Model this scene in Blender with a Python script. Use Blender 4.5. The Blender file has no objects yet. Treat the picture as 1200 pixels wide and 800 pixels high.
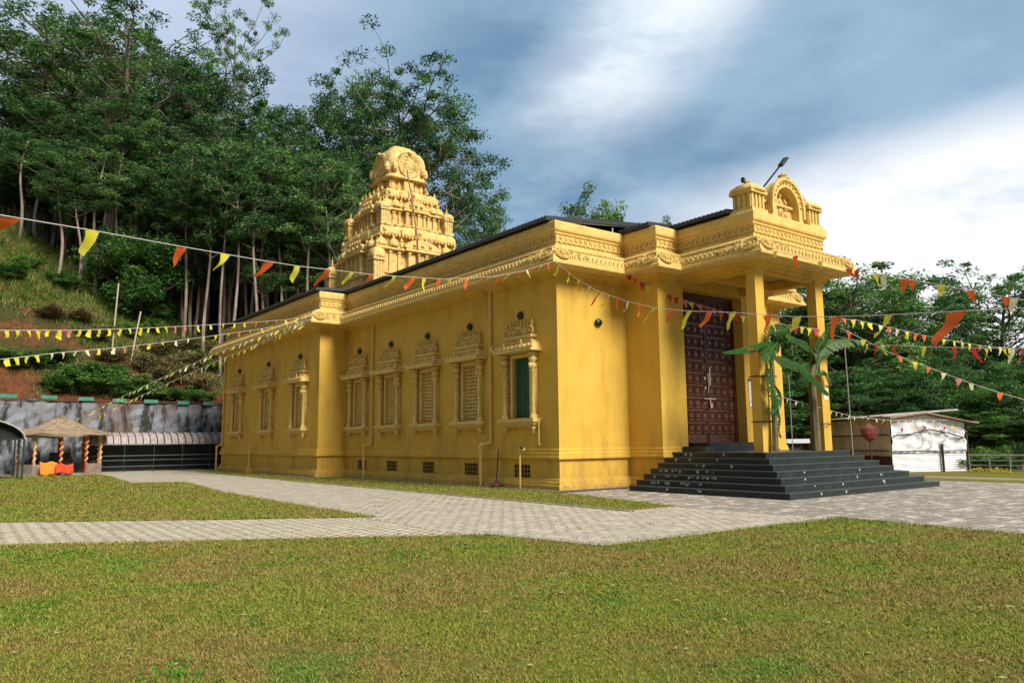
import bpy, math, random
import numpy as np
from mathutils import Vector, Matrix
R = math.radians
col = bpy.context.scene.collection
scene = bpy.context.scene

# ------------------------------------------------------------------ camera
FPX, PITCH, YAW, ROLL = 895.52, R(7.476), R(37.459), R(-.595)
CAM = Vector((-16.637, -19.217, 1.6))
fw = Vector((math.sin(YAW)*math.cos(PITCH), math.cos(YAW)*math.cos(PITCH), math.sin(PITCH)))
rt = Vector((math.cos(YAW), -math.sin(YAW), 0)); up = rt.cross(fw)
rc = rt*math.cos(ROLL) + up*math.sin(ROLL); uc = up*math.cos(ROLL) - rt*math.sin(ROLL)
cd = bpy.data.cameras.new('camera'); cam = bpy.data.objects.new('camera', cd); col.objects.link(cam)
cam.matrix_world = Matrix(((rc.x, uc.x, -fw.x, CAM.x), (rc.y, uc.y, -fw.y, CAM.y), (rc.z, uc.z, -fw.z, CAM.z), (0, 0, 0, 1)))
cd.lens = 36*FPX/1200; cd.sensor_width = 36; cd.clip_end = 4000; cd.clip_start = .1
scene.camera = cam

# ------------------------------------------------------------------ light and exposure
scene.view_settings.view_transform = 'Standard'; scene.view_settings.look = 'None'
scene.view_settings.gamma = 1; scene.view_settings.exposure = 0.55
try: scene.view_settings.use_curve_mapping = False
except Exception: pass
SUN_AZ, SUN_EL = 172, 40          # degrees clockwise from +Y
sl = bpy.data.lights.new('sun', 'SUN'); sl.energy = 3.9; sl.angle = R(24); sl.color = (1, .95, .86)
sun = bpy.data.objects.new('sun', sl); col.objects.link(sun)
sdir = Vector((math.sin(R(SUN_AZ))*math.cos(R(SUN_EL)), math.cos(R(SUN_AZ))*math.cos(R(SUN_EL)), math.sin(R(SUN_EL))))
sun.rotation_euler = sdir.to_track_quat('Z', 'Y').to_euler(); sun.location = (0, -40, 60)

def build_world():
    w = bpy.data.worlds.new('World'); scene.world = w; w.use_nodes = True
    nt = w.node_tree; nt.nodes.clear(); N = nt.nodes.new; L = nt.links.new
    def M(op, a, b=None, c=None):
        n = N('ShaderNodeMath'); n.operation = op
        for i, v in enumerate((a, b, c)):
            if v is None: continue
            if isinstance(v, (int, float)): n.inputs[i].default_value = v
            else: L(v, n.inputs[i])
        return n.outputs[0]
    def smooth(v, a, b):
        n = N('ShaderNodeMapRange'); n.interpolation_type = 'SMOOTHSTEP'; L(v, n.inputs[0])
        n.inputs[1].default_value = a; n.inputs[2].default_value = b; return n.outputs[0]
    def mix(f, a, b):
        n = N('ShaderNodeMix'); n.data_type = 'RGBA'
        if isinstance(f, (int, float)): n.inputs[0].default_value = f
        else: L(f, n.inputs[0])
        for v, k in ((a, 6), (b, 7)):
            if isinstance(v, tuple): n.inputs[k].default_value = (*v, 1)
            else: L(v, n.inputs[k])
        return n.outputs[2]
    out = N('ShaderNodeOutputWorld'); bg = N('ShaderNodeBackground'); bg.inputs[1].default_value = .1
    sky = N('ShaderNodeTexSky'); sky.sky_type = 'NISHITA'; sky.sun_disc = False
    sky.sun_elevation = R(SUN_EL); sky.sun_rotation = R(SUN_AZ)
    tc = N('ShaderNodeTexCoord'); sx = N('ShaderNodeSeparateXYZ'); L(tc.outputs['Generated'], sx.inputs[0])
    az = M('MULTIPLY', M('ARCTAN2', sx.outputs[0], sx.outputs[1]), 57.2958)
    el = M('MULTIPLY', M('ARCSINE', sx.outputs[2]), 57.2958)
    def noise(scale, det, rough, off, stretch=(1, 1, 2.2)):
        mp = N('ShaderNodeMapping'); mp.inputs['Scale'].default_value = stretch; mp.inputs['Location'].default_value = off
        L(tc.outputs['Generated'], mp.inputs[0])
        n = N('ShaderNodeTexNoise'); n.inputs['Scale'].default_value = scale; n.inputs['Detail'].default_value = det
        n.inputs['Roughness'].default_value = rough; L(mp.outputs[0], n.inputs[0]); return n.outputs[0]
    n1 = noise(2.6, 4, .5, (3, 1, 2)); n2 = noise(6, 5, .55, (0, 5, 1)); n3 = noise(1.6, 3, .5, (7, 2, 4)); n4 = noise(4.2, 8, .62, (2, 8, 3), (1, 1, 2.6))
    w1 = M('MULTIPLY', M('SUBTRACT', n1, .5), 22); w2 = M('MULTIPLY', M('SUBTRACT', n2, .5), 7)
    wob = M('ADD', w1, w2)
    # bright bank of cloud low in the east: below the line el = 17 + .2*(az-50)
    d1 = M('SUBTRACT', M('ADD', 17.4, M('MULTIPLY', M('SUBTRACT', az, 50), .12)), M('ADD', el, M('MULTIPLY', wob, .16)))
    east = M('MULTIPLY', smooth(d1, -2.5, 2.5), smooth(az, 40, 60))
    # pale diagonal break in the cloud
    c = M('SUBTRACT', az, M('ADD', 42.5, M('MULTIPLY', M('SUBTRACT', el, 22), 1.0)))
    d2 = M('ABSOLUTE', M('ADD', c, M('MULTIPLY', wob, .35)))
    brk = M('MULTIPLY', M('SUBTRACT', 1, smooth(d2, 1.0, 10)), smooth(el, 19, 27))
    # lilac grey veil to the north
    west = M('SUBTRACT', 1, smooth(M('ADD', az, M('MULTIPLY', wob, .6)), 14, 36))
    grey = mix(smooth(n2, .36, .66), (1.15, 2.1, 3.25), (1.95, 3.15, 4.3))
    grey = mix(M('MULTIPLY', smooth(n3, .42, .62), .55), grey, (2.9, 4.1, 5.3))
    sk = mix(.10, grey, sky.outputs[0])
    sk = mix(M('MULTIPLY', west, .8), sk, (4.0, 4.7, 5.9))
    sk = mix(M('MULTIPLY', brk, .85), sk, mix(smooth(n4, .38, .62), (5.4, 6.1, 7.0), (7.4, 7.6, 7.9)))
    sk = mix(M('MULTIPLY', east, .96), sk, mix(smooth(n4, .36, .60), (6.9, 7.2, 7.8), (8.0, 8.0, 8.1)))
    sk = mix(M('MULTIPLY', smooth(n4, .5, .72), .24), sk, (5.2, 6.0, 7.0))
    sk = mix(M('MULTIPLY', smooth(n4, .5, .3), .25), sk, (1.0, 1.9, 3.0))
    # unseen overcast overhead and behind, dimmed to keep the side wall dark
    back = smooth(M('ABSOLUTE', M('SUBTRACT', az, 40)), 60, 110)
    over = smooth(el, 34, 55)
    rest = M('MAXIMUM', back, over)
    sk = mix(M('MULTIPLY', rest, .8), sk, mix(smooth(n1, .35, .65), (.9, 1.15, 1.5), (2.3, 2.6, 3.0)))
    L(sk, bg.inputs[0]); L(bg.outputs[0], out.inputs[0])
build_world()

# ------------------------------------------------------------------ pixel helper (ground measurement only)
def ray(u, v):
    a, b = u-600, v-400
    a, b = a*math.cos(ROLL)+b*math.sin(ROLL), -a*math.sin(ROLL)+b*math.cos(ROLL)
    return fw*FPX + rt*a - up*b
def gp(u, v, z=0.0):
    d = ray(u, v); t = (z-CAM.z)/d.z; return CAM + d*t
def at_depth(u, v, D):
    return CAM + ray(u, v)*(D/FPX)

# ------------------------------------------------------------------ materials
MATS = {}
def mat(name, base, rough=.7, var=None, vscale=3, bump=0, bscale=20, metal=0, stain=None, sscale=1.2, samount=.4,
        streak=False, spec=.5, detail=4, trans=0, rnd=False, emis=None, coord='Object', stretch=(1, 1, 1), lo=.35, hi=.65):
    if name in MATS: return MATS[name]
    m = bpy.data.materials.new(name); m.use_nodes = True; nt = m.node_tree; N = nt.nodes.new; L = nt.links.new
    b = nt.nodes['Principled BSDF']; b.inputs['Roughness'].default_value = rough; b.inputs['Metallic'].default_value = metal
    b.inputs['Specular IOR Level'].default_value = spec
    geo = N('ShaderNodeNewGeometry')
    def mp(sc):
        x = N('ShaderNodeMapping'); x.inputs['Scale'].default_value = sc; L(geo.outputs['Position'], x.inputs[0]); return x.outputs[0]
    def noise(scale, det, src):
        n = N('ShaderNodeTexNoise'); n.inputs['Scale'].default_value = scale; n.inputs['Detail'].default_value = det
        n.inputs['Roughness'].default_value = .6; L(src, n.inputs[0]); return n.outputs[0]
    def ramp(v, a, c):
        r = N('ShaderNodeMapRange'); L(v, r.inputs[0]); r.inputs[1].default_value = a; r.inputs[2].default_value = c; return r.outputs[0]
    def mixc(f, A, B):
        x = N('ShaderNodeMix'); x.data_type = 'RGBA'
        if isinstance(f, float): x.inputs[0].default_value = f
        else: L(f, x.inputs[0])
        for v, k in ((A, 6), (B, 7)):
            if isinstance(v, tuple): x.inputs[k].default_value = (*v, 1)
            else: L(v, x.inputs[k])
        return x.outputs[2]
    c = base
    src = mp(stretch)
    if var: c = mixc(ramp(noise(vscale, detail, src), lo, hi), base, var)
    if rnd:
        at = N('ShaderNodeAttribute'); at.attribute_name = 'rnd'
        c = mixc(ramp(at.outputs['Fac'], 0, 1), c, rnd)
    if stain:
        f = noise(sscale, 6, mp((1, 1, .25) if streak else (1, 1, 1)))
        mm = N('ShaderNodeMath'); mm.operation = 'MULTIPLY'; L(ramp(f, .5, .72), mm.inputs[0]); mm.inputs[1].default_value = samount
        c = mixc(mm.outputs[0], c, stain)
    if isinstance(c, tuple): b.inputs['Base Color'].default_value = (*c, 1)
    else: L(c, b.inputs['Base Color'])
    if bump:
        bn = N('ShaderNodeBump'); bn.inputs['Strength'].default_value = bump; bn.inputs['Distance'].default_value = .02
        L(noise(bscale, 5, mp((1, 1, 1))), bn.inputs['Height']); L(bn.outputs[0], b.inputs['Normal'])
    if trans:
        tr = N('ShaderNodeBsdfTranslucent'); ms = N('ShaderNodeMixShader'); ms.inputs[0].default_value = trans
        if isinstance(c, tuple): tr.inputs[0].default_value = (*c, 1)
        else: L(c, tr.inputs[0])
        o = nt.nodes['Material Output']; L(b.outputs[0], ms.inputs[1]); L(tr.outputs[0], ms.inputs[2]); L(ms.outputs[0], o.inputs[0])
    if emis:
        b.inputs['Emission Color'].default_value = (*emis, 1); b.inputs['Emission Strength'].default_value = 1
    MATS[name] = m; return m

YEL = mat('yellow_plaster', (.66, .405, .060), .75, var=(.60, .36, .048), vscale=1.3, bump=.25, bscale=30, stain=(.30, .18, .04), sscale=1.6, samount=.5, streak=True, spec=.25)
def grime():
    nt = YEL.node_tree; N = nt.nodes.new; L = nt.links.new; b = nt.nodes['Principled BSDF']; src = b.inputs['Base Color'].links[0].from_socket
    g = N('ShaderNodeNewGeometry'); sp = N('ShaderNodeSeparateXYZ'); L(g.outputs['Position'], sp.inputs[0])
    def noise(sc, stretch, off):
        m = N('ShaderNodeMapping'); m.inputs['Scale'].default_value = stretch; m.inputs['Location'].default_value = (off, off, 0); L(g.outputs['Position'], m.inputs[0])
        n = N('ShaderNodeTexNoise'); n.inputs['Scale'].default_value = sc; n.inputs['Detail'].default_value = 7; n.inputs['Roughness'].default_value = .7; L(m.outputs[0], n.inputs[0]); return n.outputs[0]
    def rmp(v, a, c, lo=0, hi=1):
        r = N('ShaderNodeMapRange'); L(v, r.inputs[0]); r.inputs[1].default_value = a; r.inputs[2].default_value = c; r.inputs[3].default_value = lo; r.inputs[4].default_value = hi; return r.outputs[0]
    def mul(a, b_): m = N('ShaderNodeMath'); m.operation = 'MULTIPLY'; L(a, m.inputs[0]); L(b_, m.inputs[1]); return m.outputs[0]
    def mixc(f, A, B):
        x = N('ShaderNodeMix'); x.data_type = 'RGBA'; L(f, x.inputs[0]); L(A, x.inputs[6]); x.inputs[7].default_value = (*B, 1); return x.outputs[2]
    c = mixc(mul(rmp(noise(7, (1, 1, 1), 3), .38, .62), rmp(sp.outputs[2], .7, .05, 0, .6)), src, (.22, .15, .07))      # mud splash
    c = mixc(mul(rmp(noise(5, (1, 1, .06), 7), .50, .66), rmp(sp.outputs[2], 4.5, 7.2, 0, .32)), c, (.30, .19, .05))     # rain streaks
    c = mixc(mul(rmp(noise(6, (1, 1, .10), 11), .52, .66), rmp(sp.outputs[2], 1.1, 1.0, 0, .5)), c, (.26, .17, .06))
    c = mixc(rmp(noise(.8, (1, 1, .5), 15), .5, .62, 0, .25), c, (.70, .47, .11))                                        # faded repainting
    L(c, b.inputs['Base Color'])
grime()
CREAM = mat('cream_yellow_trim', (.73, .52, .175), .7, var=(.65, .44, .13), vscale=4, bump=.5, bscale=26, stain=(.36, .22, .06), sscale=3, samount=.45, spec=.25)
ORN = mat('carved_yellow_ornament', (.72, .51, .17), .7, var=(.52, .34, .09), vscale=9, bump=1.0, bscale=14, stain=(.30, .18, .05), sscale=5, samount=.5, spec=.25)
TOW = mat('tower_yellow', (.76, .54, .20), .7, var=(.64, .43, .13), vscale=4, bump=1.0, bscale=12, stain=(.26, .16, .06), sscale=3.5, samount=.75, spec=.25)
DARK = mat('dark_interior', (.012, .010, .008), .9)  # near black paints the shade behind lattices, vents and roof gap
ROOF = mat('black_roof_sheet', (.022, .024, .028), .42, var=(.035, .036, .04), vscale=2)
ROOFTOP = mat('grey_roof_sheet', (.16, .18, .20), .4, var=(.10, .11, .13), vscale=2)
WOOD = mat('dark_red_door_wood', (.088, .023, .008), .4, var=(.05, .013, .005), vscale=5, bump=.2, spec=.5)
WOODD = mat('door_groove', (.018, .004, .003), .6)
BRASS = mat('bright_metal', (.75, .62, .45), .3, metal=.8)
GRAN = mat('dark_granite', (.010, .018, .017), .26, var=(.022, .032, .031), vscale=14, bump=.08, bscale=40, spec=.3, stain=(.05, .06, .045), sscale=2.2, samount=.5)
GRANE = mat('granite_edge', (.05, .062, .062), .4, var=(.04, .05, .05), vscale=6)
STAINW = mat('white_paint_drips', (.42, .45, .43), .7)
BLK = mat('black_plastic', (.012, .012, .014), .35)
GREENP = mat('green_shutter', (.010, .095, .045), .5, var=(.006, .06, .03), vscale=3)
PIPE = mat('yellow_pipe', (.70, .45, .12), .45, stain=(.4, .25, .06), sscale=4)
PAPER = mat('white_paper', (.78, .78, .76), .8); INK = mat('dark_ink', (.05, .05, .06), .8)
RUST = mat('rusty_red', (.16, .025, .014), .7, var=(.09, .018, .012), vscale=6)

# ------------------------------------------------------------------ mesh builder
class MB:
    def __init__(s): s.v = []; s.f = []; s.r = None
    def add(s, vs, fs):
        o = len(s.v); s.v += [tuple(p) for p in vs]; s.f += [tuple(i+o for i in f) for f in fs]; return s
    def box(s, x0, y0, z0, x1, y1, z1, t=0.0):      # t = bevel-like taper of the top
        return s.add([(x0, y0, z0), (x1, y0, z0), (x1, y1, z0), (x0, y1, z0), (x0+t, y0+t, z1), (x1-t, y0+t, z1), (x1-t, y1-t, z1), (x0+t, y1-t, z1)],
                     [(0, 3, 2, 1), (4, 5, 6, 7), (0, 1, 5, 4), (1, 2, 6, 5), (2, 3, 7, 6), (3, 0, 4, 7)])
    def cbox(s, c, h, rz=0.0, t=0.0):
        M = Matrix.Rotation(rz, 3, 'Z'); q = []
        for z in (-1, 1):
            for x, y in ((-1, -1), (1, -1), (1, 1), (-1, 1)):
                k = 1-t if z > 0 else 1
                q.append(Vector(c)+M@Vector((x*h[0]*k, y*h[1]*k, z*h[2])))
        return s.add(q, [(0, 3, 2, 1), (4, 5, 6, 7), (0, 1, 5, 4), (1, 2, 6, 5), (2, 3, 7, 6), (3, 0, 4, 7)])
    def tube(s, pts, rad, n=6, cap=True):
        pts = [Vector(p) for p in pts]
        if not isinstance(rad, (list, tuple)): rad = [rad]*len(pts)
        o = len(s.v); ref = None
        for i, p in enumerate(pts):
            d = (pts[min(i+1, len(pts)-1)]-pts[max(i-1, 0)])
            if d.length < 1e-9: d = Vector((0, 0, 1))
            d.normalize()
            if ref is None: ref = Vector((1, 0, 0)) if abs(d.x) < .8 else Vector((0, 1, 0))
            a = (ref - d*ref.dot(d)).normalized(); b = d.cross(a); ref = a
            for k in range(n):
                t = 2*math.pi*k/n; s.v.append(tuple(p+(a*math.cos(t)+b*math.sin(t))*rad[i]))
        for i in range(len(pts)-1):
            for k in range(n):
                A = o+i*n+k; B = o+i*n+(k+1) % n; s.f.append((A, B, B+n, A+n))
        if cap:
            s.f.append(tuple(o+k for k in range(n))[::-1]); s.f.append(tuple(o+(len(pts)-1)*n+k for k in range(n)))
        return s
    def lathe(s, c, prof, n=12, rz=0.0, sq=None, sx=1.0, sy=1.0):   # prof: (r,z); sq: superellipse power for squarish plans
        o = len(s.v); c = Vector(c)
        for r, z in prof:
            for k in range(n):
                t = 2*math.pi*k/n; x, y = math.cos(t), math.sin(t)
                if sq:
                    m = (abs(x)**sq+abs(y)**sq)**(1/sq); x, y = x/m, y/m
                x, y = x*math.cos(rz)-y*math.sin(rz), x*math.sin(rz)+y*math.cos(rz)
                s.v.append((c.x+x*r*sx, c.y+y*r*sy, c.z+z))
        for i in range(len(prof)-1):
            for k in range(n):
                A = o+i*n+k; B = o+i*n+(k+1) % n; s.f.append((A, B, B+n, A+n))
        s.f.append(tuple(o+k for k in range(n))[::-1]); s.f.append(tuple(o+(len(prof)-1)*n+k for k in range(n)))
        return s
    def sweep(s, path, prof, closed=True):          # path ccw in plan, prof = (outward, z)
        n = len(path); P = [Vector(p) for p in path]; offs = []
        for i in range(n):
            a = P[i]-P[i-1] if (closed or i > 0) else None; b = P[(i+1) % n]-P[i] if (closed or i < n-1) else None
            na = Vector((a.y, -a.x)).normalized() if a is not None else None
            nb = Vector((b.y, -b.x)).normalized() if b is not None else None
            if na is None: m = nb
            elif nb is None: m = na
            else:
                m = na+nb; m = m/max(m.dot(na), .3)
            offs.append(m)
        o = len(s.v); k = len(prof)
        for i in range(n):
            for d, z in prof: s.v.append((P[i].x+offs[i].x*d, P[i].y+offs[i].y*d, z))
        for i in range(n if closed else n-1):
            j = (i+1) % n
            for q in range(k-1): s.f.append((o+i*k+q, o+j*k+q, o+j*k+q+1, o+i*k+q+1))
        if not closed:
            s.f.append(tuple(o+q for q in range(k))); s.f.append(tuple(o+(n-1)*k+q for q in range(k))[::-1])
        return s
    def prism(s, poly, z0, z1):
        n = len(poly); s_ = [(x, y, z0) for x, y in poly]+[(x, y, z1) for x, y in poly]
        return s.add(s_, [tuple(range(n))[::-1], tuple(range(n, 2*n))]+[(i, (i+1) % n, (i+1) % n+n, i+n) for i in range(n)])
    def xform(s, fn, start=0): s.v[start:] = [tuple(fn(Vector(p))) for p in s.v[start:]]; return s
    def build(s, name, m, parent=None, smooth=False):
        me = bpy.data.meshes.new(name); me.from_pydata(s.v, [], s.f); me.materials.append(m)
        if smooth: me.polygons.foreach_set('use_smooth', [True]*len(me.polygons))
        if s.r is not None:
            a = me.attributes.new('rnd', 'FLOAT', 'POINT'); a.data.foreach_set('value', s.r)
        me.update(); o = bpy.data.objects.new(name, me); col.objects.link(o)
        if parent: o.parent = parent; o.matrix_parent_inverse = Matrix.Identity(4)
        return o
def tag(o, label=None, cat=None, group=None, kind=None):
    for k, v in (('label', label), ('category', cat), ('group', group), ('kind', kind)):
        if v: o[k] = v
    return o
def empty(name, loc=(0, 0, 0), rz=0.0):
    o = bpy.data.objects.new(name, None); o.location = loc; o.rotation_euler = (0, 0, rz); o.empty_display_size = .2
    col.objects.link(o); return o
def copy_tree(o, parent=None):
    c = o.copy(); col.objects.link(c); c.parent = parent
    for ch in list(o.children): copy_tree(ch, c)
    return c

# ------------------------------------------------------------------ terrain
def lerp(x, t):
    if x <= t[0][0]: return t[0][1]
    for (a, p), (b, q) in zip(t, t[1:]):
        if x <= b: return p+(q-p)*(x-a)/(b-a)
    return t[-1][1]
CREST = [(-70, 30), (-30, 24), (-13, 18.6), (-5.4, 14.2), (0, 11.7), (4.6, 10.6), (14, 8.5), (30, 5), (48, 1.5), (60, 0)]
def hnoise(x, y):
    return (math.sin(x*.9+math.sin(y*.7)*2)*.35+math.sin(x*.37+y*.53+1)*.6+math.sin(x*2.1-y*1.7)*.15)
def hill_z(x, y):
    if y < 36.9: return 0
    c = lerp(x, CREST); k = min(1, (y-36.9)/13.0)
    base = 4.3*min(1, max(0, (60-x)/30)); c = max(c, base)
    z = base+(c-base)*(k**.85)
    if y > 49.9: z += (y-49.9)*.24*min(1, max(0, (34-x)/34)) if y < 110 else 60.1*.24*min(1, max(0, (34-x)/34))
    return z + hnoise(x, y)*.55*min(1, k*3)
def stuffmat_ground():
    m = bpy.data.materials.new('hill_soil'); m.use_nodes = True; nt = m.node_tree; N = nt.nodes.new; L = nt.links.new
    b = nt.nodes['Principled BSDF']; b.inputs['Roughness'].default_value = .95; b.inputs['Specular IOR Level'].default_value = .1
    g = N('ShaderNodeNewGeometry')
    def noise(s, d=5):
        n = N('ShaderNodeTexNoise'); n.inputs['Scale'].default_value = s; n.inputs['Detail'].default_value = d; n.inputs['Roughness'].default_value = .65
        L(g.outputs['Position'], n.inputs[0]); return n.outputs[0]
    def rmp(v, a, c):
        r = N('ShaderNodeMapRange'); L(v, r.inputs[0]); r.inputs[1].default_value = a; r.inputs[2].default_value = c; return r.outputs[0]
    def mixc(f, A, B):
        x = N('ShaderNodeMix'); x.data_type = 'RGBA'; L(f, x.inputs[0])
        for v, k in ((A, 6), (B, 7)):
            if isinstance(v, tuple): x.inputs[k].default_value = (*v, 1)
            else: L(v, x.inputs[k])
        return x.outputs[2]
    c = mixc(rmp(noise(2.2), .35, .65), (.22, .072, .028), (.075, .035, .020))
    c = mixc(rmp(noise(.35, 6), .44, .54), c, (.05, .055, .018))
    c = mixc(rmp(noise(5), .5, .7), c, (.16, .075, .035))
    sp = N('ShaderNodeSeparateXYZ'); L(g.outputs['Position'], sp.inputs[0])
    c = mixc(rmp(sp.outputs[1], 50, 54), c, mixc(rmp(noise(1.5), .4, .6), (.022, .028, .012), (.05, .030, .016)))
    L(c, b.inputs['Base Color'])
    bn = N('ShaderNodeBump'); bn.inputs['Strength'].default_value = 1; bn.inputs['Distance'].default_value = .3; L(noise(2.5), bn.inputs['Height']); L(bn.outputs[0], b.inputs['Normal'])
    return m
def build_terrain():
    xs = [-150, -110, -80]+[-60+1.0*i for i in range(0, 81)]+[25, 30, 35, 40, 45, 50, 60, 80, 120]
    ys = [36.9+.8*i for i in range(20)]+[54, 58, 64, 70, 80, 90, 100, 110, 150, 220]
    V = [(x, y, hill_z(x, y)) for y in ys for x in xs]; n = len(xs)
    F = [(j*n+i, j*n+i+1, (j+1)*n+i+1, (j+1)*n+i) for j in range(len(ys)-1) for i in range(n-1)]
    o = MB().add(V, F).build('hillside', stuffmat_ground(), smooth=True); tag(o, kind='structure')
    g = MB().add([(-1500, -1500, -.02), (1500, -1500, -.02), (1500, 1500, -.02), (-1500, 1500, -.02)], [(0, 1, 2, 3)])
    o = g.build('ground', mat('earth', (.07, .075, .025), .95, var=(.13, .085, .04), vscale=.4, spec=.1)); tag(o, kind='structure')
build_terrain()

def pave_mat(name, A, B, joint, rz, patches=None):
    m = bpy.data.materials.new(name); m.use_nodes = True; nt = m.node_tree; N = nt.nodes.new; L = nt.links.new
    b = nt.nodes['Principled BSDF']; b.inputs['Roughness'].default_value = .85; b.inputs['Specular IOR Level'].default_value = .25
    g = N('ShaderNodeNewGeometry'); mp = N('ShaderNodeMapping'); mp.inputs['Rotation'].default_value = (0, 0, rz); L(g.outputs['Position'], mp.inputs[0])
    # zig-zag interlocking edge
    wv = N('ShaderNodeTexNoise'); wv.inputs['Scale'].default_value = 9; wv.inputs['Detail'].default_value = 1; L(mp.outputs[0], wv.inputs[0])
    vm = N('ShaderNodeVectorMath'); vm.operation = 'MULTIPLY_ADD'; L(wv.outputs['Color'], vm.inputs[0]); vm.inputs[1].default_value = (.05, .05, 0); L(mp.outputs[0], vm.inputs[2])
    bt = N('ShaderNodeTexBrick'); L(vm.outputs[0], bt.inputs[0]); bt.inputs['Scale'].default_value = 1
    bt.inputs['Brick Width'].default_value = .30; bt.inputs['Row Height'].default_value = .2; bt.inputs['Mortar Size'].default_value = .024
    bt.inputs['Mortar Smooth'].default_value = .3; bt.inputs['Bias'].default_value = 0
    bt.inputs['Color1'].default_value = (*A, 1); bt.inputs['Color2'].default_value = (*B, 1); bt.inputs['Mortar'].default_value = (*joint, 1)
    def noise(s, d=5, rough=.6):
        n = N('ShaderNodeTexNoise'); n.inputs['Scale'].default_value = s; n.inputs['Detail'].default_value = d; n.inputs['Roughness'].default_value = rough
        L(g.outputs['Position'], n.inputs[0]); return n.outputs[0]
    def rmp(v, a, c, lo=0, hi=1):
        r = N('ShaderNodeMapRange'); L(v, r.inputs[0]); r.inputs[1].default_value = a; r.inputs[2].default_value = c; r.inputs[3].default_value = lo; r.inputs[4].default_value = hi; return r.outputs[0]
    def mixc(f, A_, B_):
        x = N('ShaderNodeMix'); x.data_type = 'RGBA'; L(f, x.inputs[0])
        for v, k in ((A_, 6), (B_, 7)):
            if isinstance(v, tuple): x.inputs[k].default_value = (*v, 1)
            else: L(v, x.inputs[k])
        return x.outputs[2]
    c = bt.outputs[0]
    c = mixc(rmp(noise(1.1, 6), .48, .7, 0, .55), c, tuple(x*.55 for x in A))
    c = mixc(rmp(noise(14, 3), .45, .75, 0, .5), c, tuple(x*.5 for x in B))
    if patches:
        c = mixc(rmp(noise(.7, 7, .7), .50, .60, 0, .75), c, patches[0]); c = mixc(rmp(noise(2.3, 7, .75), .51, .60, 0, .8), c, patches[1])
    L(c, b.inputs['Base Color'])
    bn = N('ShaderNodeBump'); bn.inputs['Strength'].default_value = .6; bn.inputs['Distance'].default_value = .015
    inv = N('ShaderNodeMath'); inv.operation = 'SUBTRACT'; inv.inputs[0].default_value = 1; L(bt.outputs['Fac'], inv.inputs[1])
    L(inv.outputs[0], bn.inputs['Height']); L(bn.outputs[0], b.inputs['Normal'])
    return m
def lawn_mat(name, blades=False):
    m = bpy.data.materials.new(name); m.use_nodes = True; nt = m.node_tree; N = nt.nodes.new; L = nt.links.new
    b = nt.nodes['Principled BSDF']; b.inputs['Roughness'].default_value = .9 if not blades else .6; b.inputs['Specular IOR Level'].default_value = .12
    g = N('ShaderNodeNewGeometry')
    def noise(s, d=5, off=0, rough=.62):
        mp = N('ShaderNodeMapping'); mp.inputs['Location'].default_value = (off, off*2, 0); L(g.outputs['Position'], mp.inputs[0])
        n = N('ShaderNodeTexNoise'); n.inputs['Scale'].default_value = s; n.inputs['Detail'].default_value = d; n.inputs['Roughness'].default_value = rough
        L(mp.outputs[0], n.inputs[0]); return n.outputs[0]
    def rmp(v, a, c, lo=0, hi=1):
        r = N('ShaderNodeMapRange'); L(v, r.inputs[0]); r.inputs[1].default_value = a; r.inputs[2].default_value = c; r.inputs[3].default_value = lo; r.inputs[4].default_value = hi; return r.outputs[0]
    def mixc(f, A_, B_):
        x = N('ShaderNodeMix'); x.data_type = 'RGBA'; L(f, x.inputs[0])
        for v, k in ((A_, 6), (B_, 7)):
            if isinstance(v, tuple): x.inputs[k].default_value = (*v, 1)
            else: L(v, x.inputs[k])
        return x.outputs[2]
    olive = (.175, .185, .022) if not blades else (.225, .24, .030)
    brown = (.22, .15, .040) if not blades else (.29, .20, .055)
    green = (.065, .15, .012) if not blades else (.10, .23, .018)
    c = mixc(rmp(noise(.45, 4, 3), .42, .58), olive, brown)
    c = mixc(rmp(noise(.8, 6, 9), .54, .66, 0, .85), c, green)
    c = mixc(rmp(noise(5, 4, 1), .45, .7, 0, .6), c, green)
    c = mixc(rmp(noise(9, 4, 5), .5, .75, 0, .6), c, brown)
    if blades:
        at = N('ShaderNodeAttribute'); at.attribute_name = 'rnd'
        c = mixc(rmp(at.outputs['Fac'], .55, 1, 0, .55), c, (.33, .31, .09))
        c = mixc(rmp(at.outputs['Fac'], .35, 0, 0, .5), c, (.045, .085, .012))
    else:
        c = mixc(rmp(noise(60, 2, 5), .5, .7, 0, .6), c, (.05, .04, .012))
        c = mixc(rmp(noise(45, 2, 15), .55, .75, 0, .7), c, (.24, .22, .05))
        bn = N('ShaderNodeBump'); bn.inputs['Strength'].default_value = .9; bn.inputs['Distance'].default_value = .02
        L(noise(40, 4, 2, .8), bn.inputs['Height']); L(bn.outputs[0], b.inputs['Normal'])
    L(c, b.inputs['Base Color']); return m
PAVE = pave_mat('path_pavers', (.66, .57, .42), (.52, .45, .335), (.13, .125, .06), R(-35))
PAVE2 = pave_mat('side_path_pavers', (.58, .50, .39), (.47, .41, .325), (.16, .145, .09), R(0), patches=((.40, .35, .27), (.56, .50, .40)))
FORE = pave_mat('forecourt_pavers', (.37, .32, .26), (.32, .275, .225), (.15, .13, .095), R(0), patches=((.22, .19, .155), (.68, .62, .52)))
LAWN = lawn_mat('lawn'); BLADE = lawn_mat('lawn_blades', True)
rng = random.Random(7)
def rough_poly(pts, jit=.06, step=.35):
    out = []
    for i, p in enumerate(pts):
        a, b = Vector(p), Vector(pts[(i+1) % len(pts)]); n = max(1, min(160, int((b-a).length/step)))
        for k in range(n):
            q = a+(b-a)*k/n
            if k: q += Vector((rng.uniform(-jit, jit), rng.uniform(-jit, jit)))
            out.append((q.x, q.y))
    return out
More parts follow.
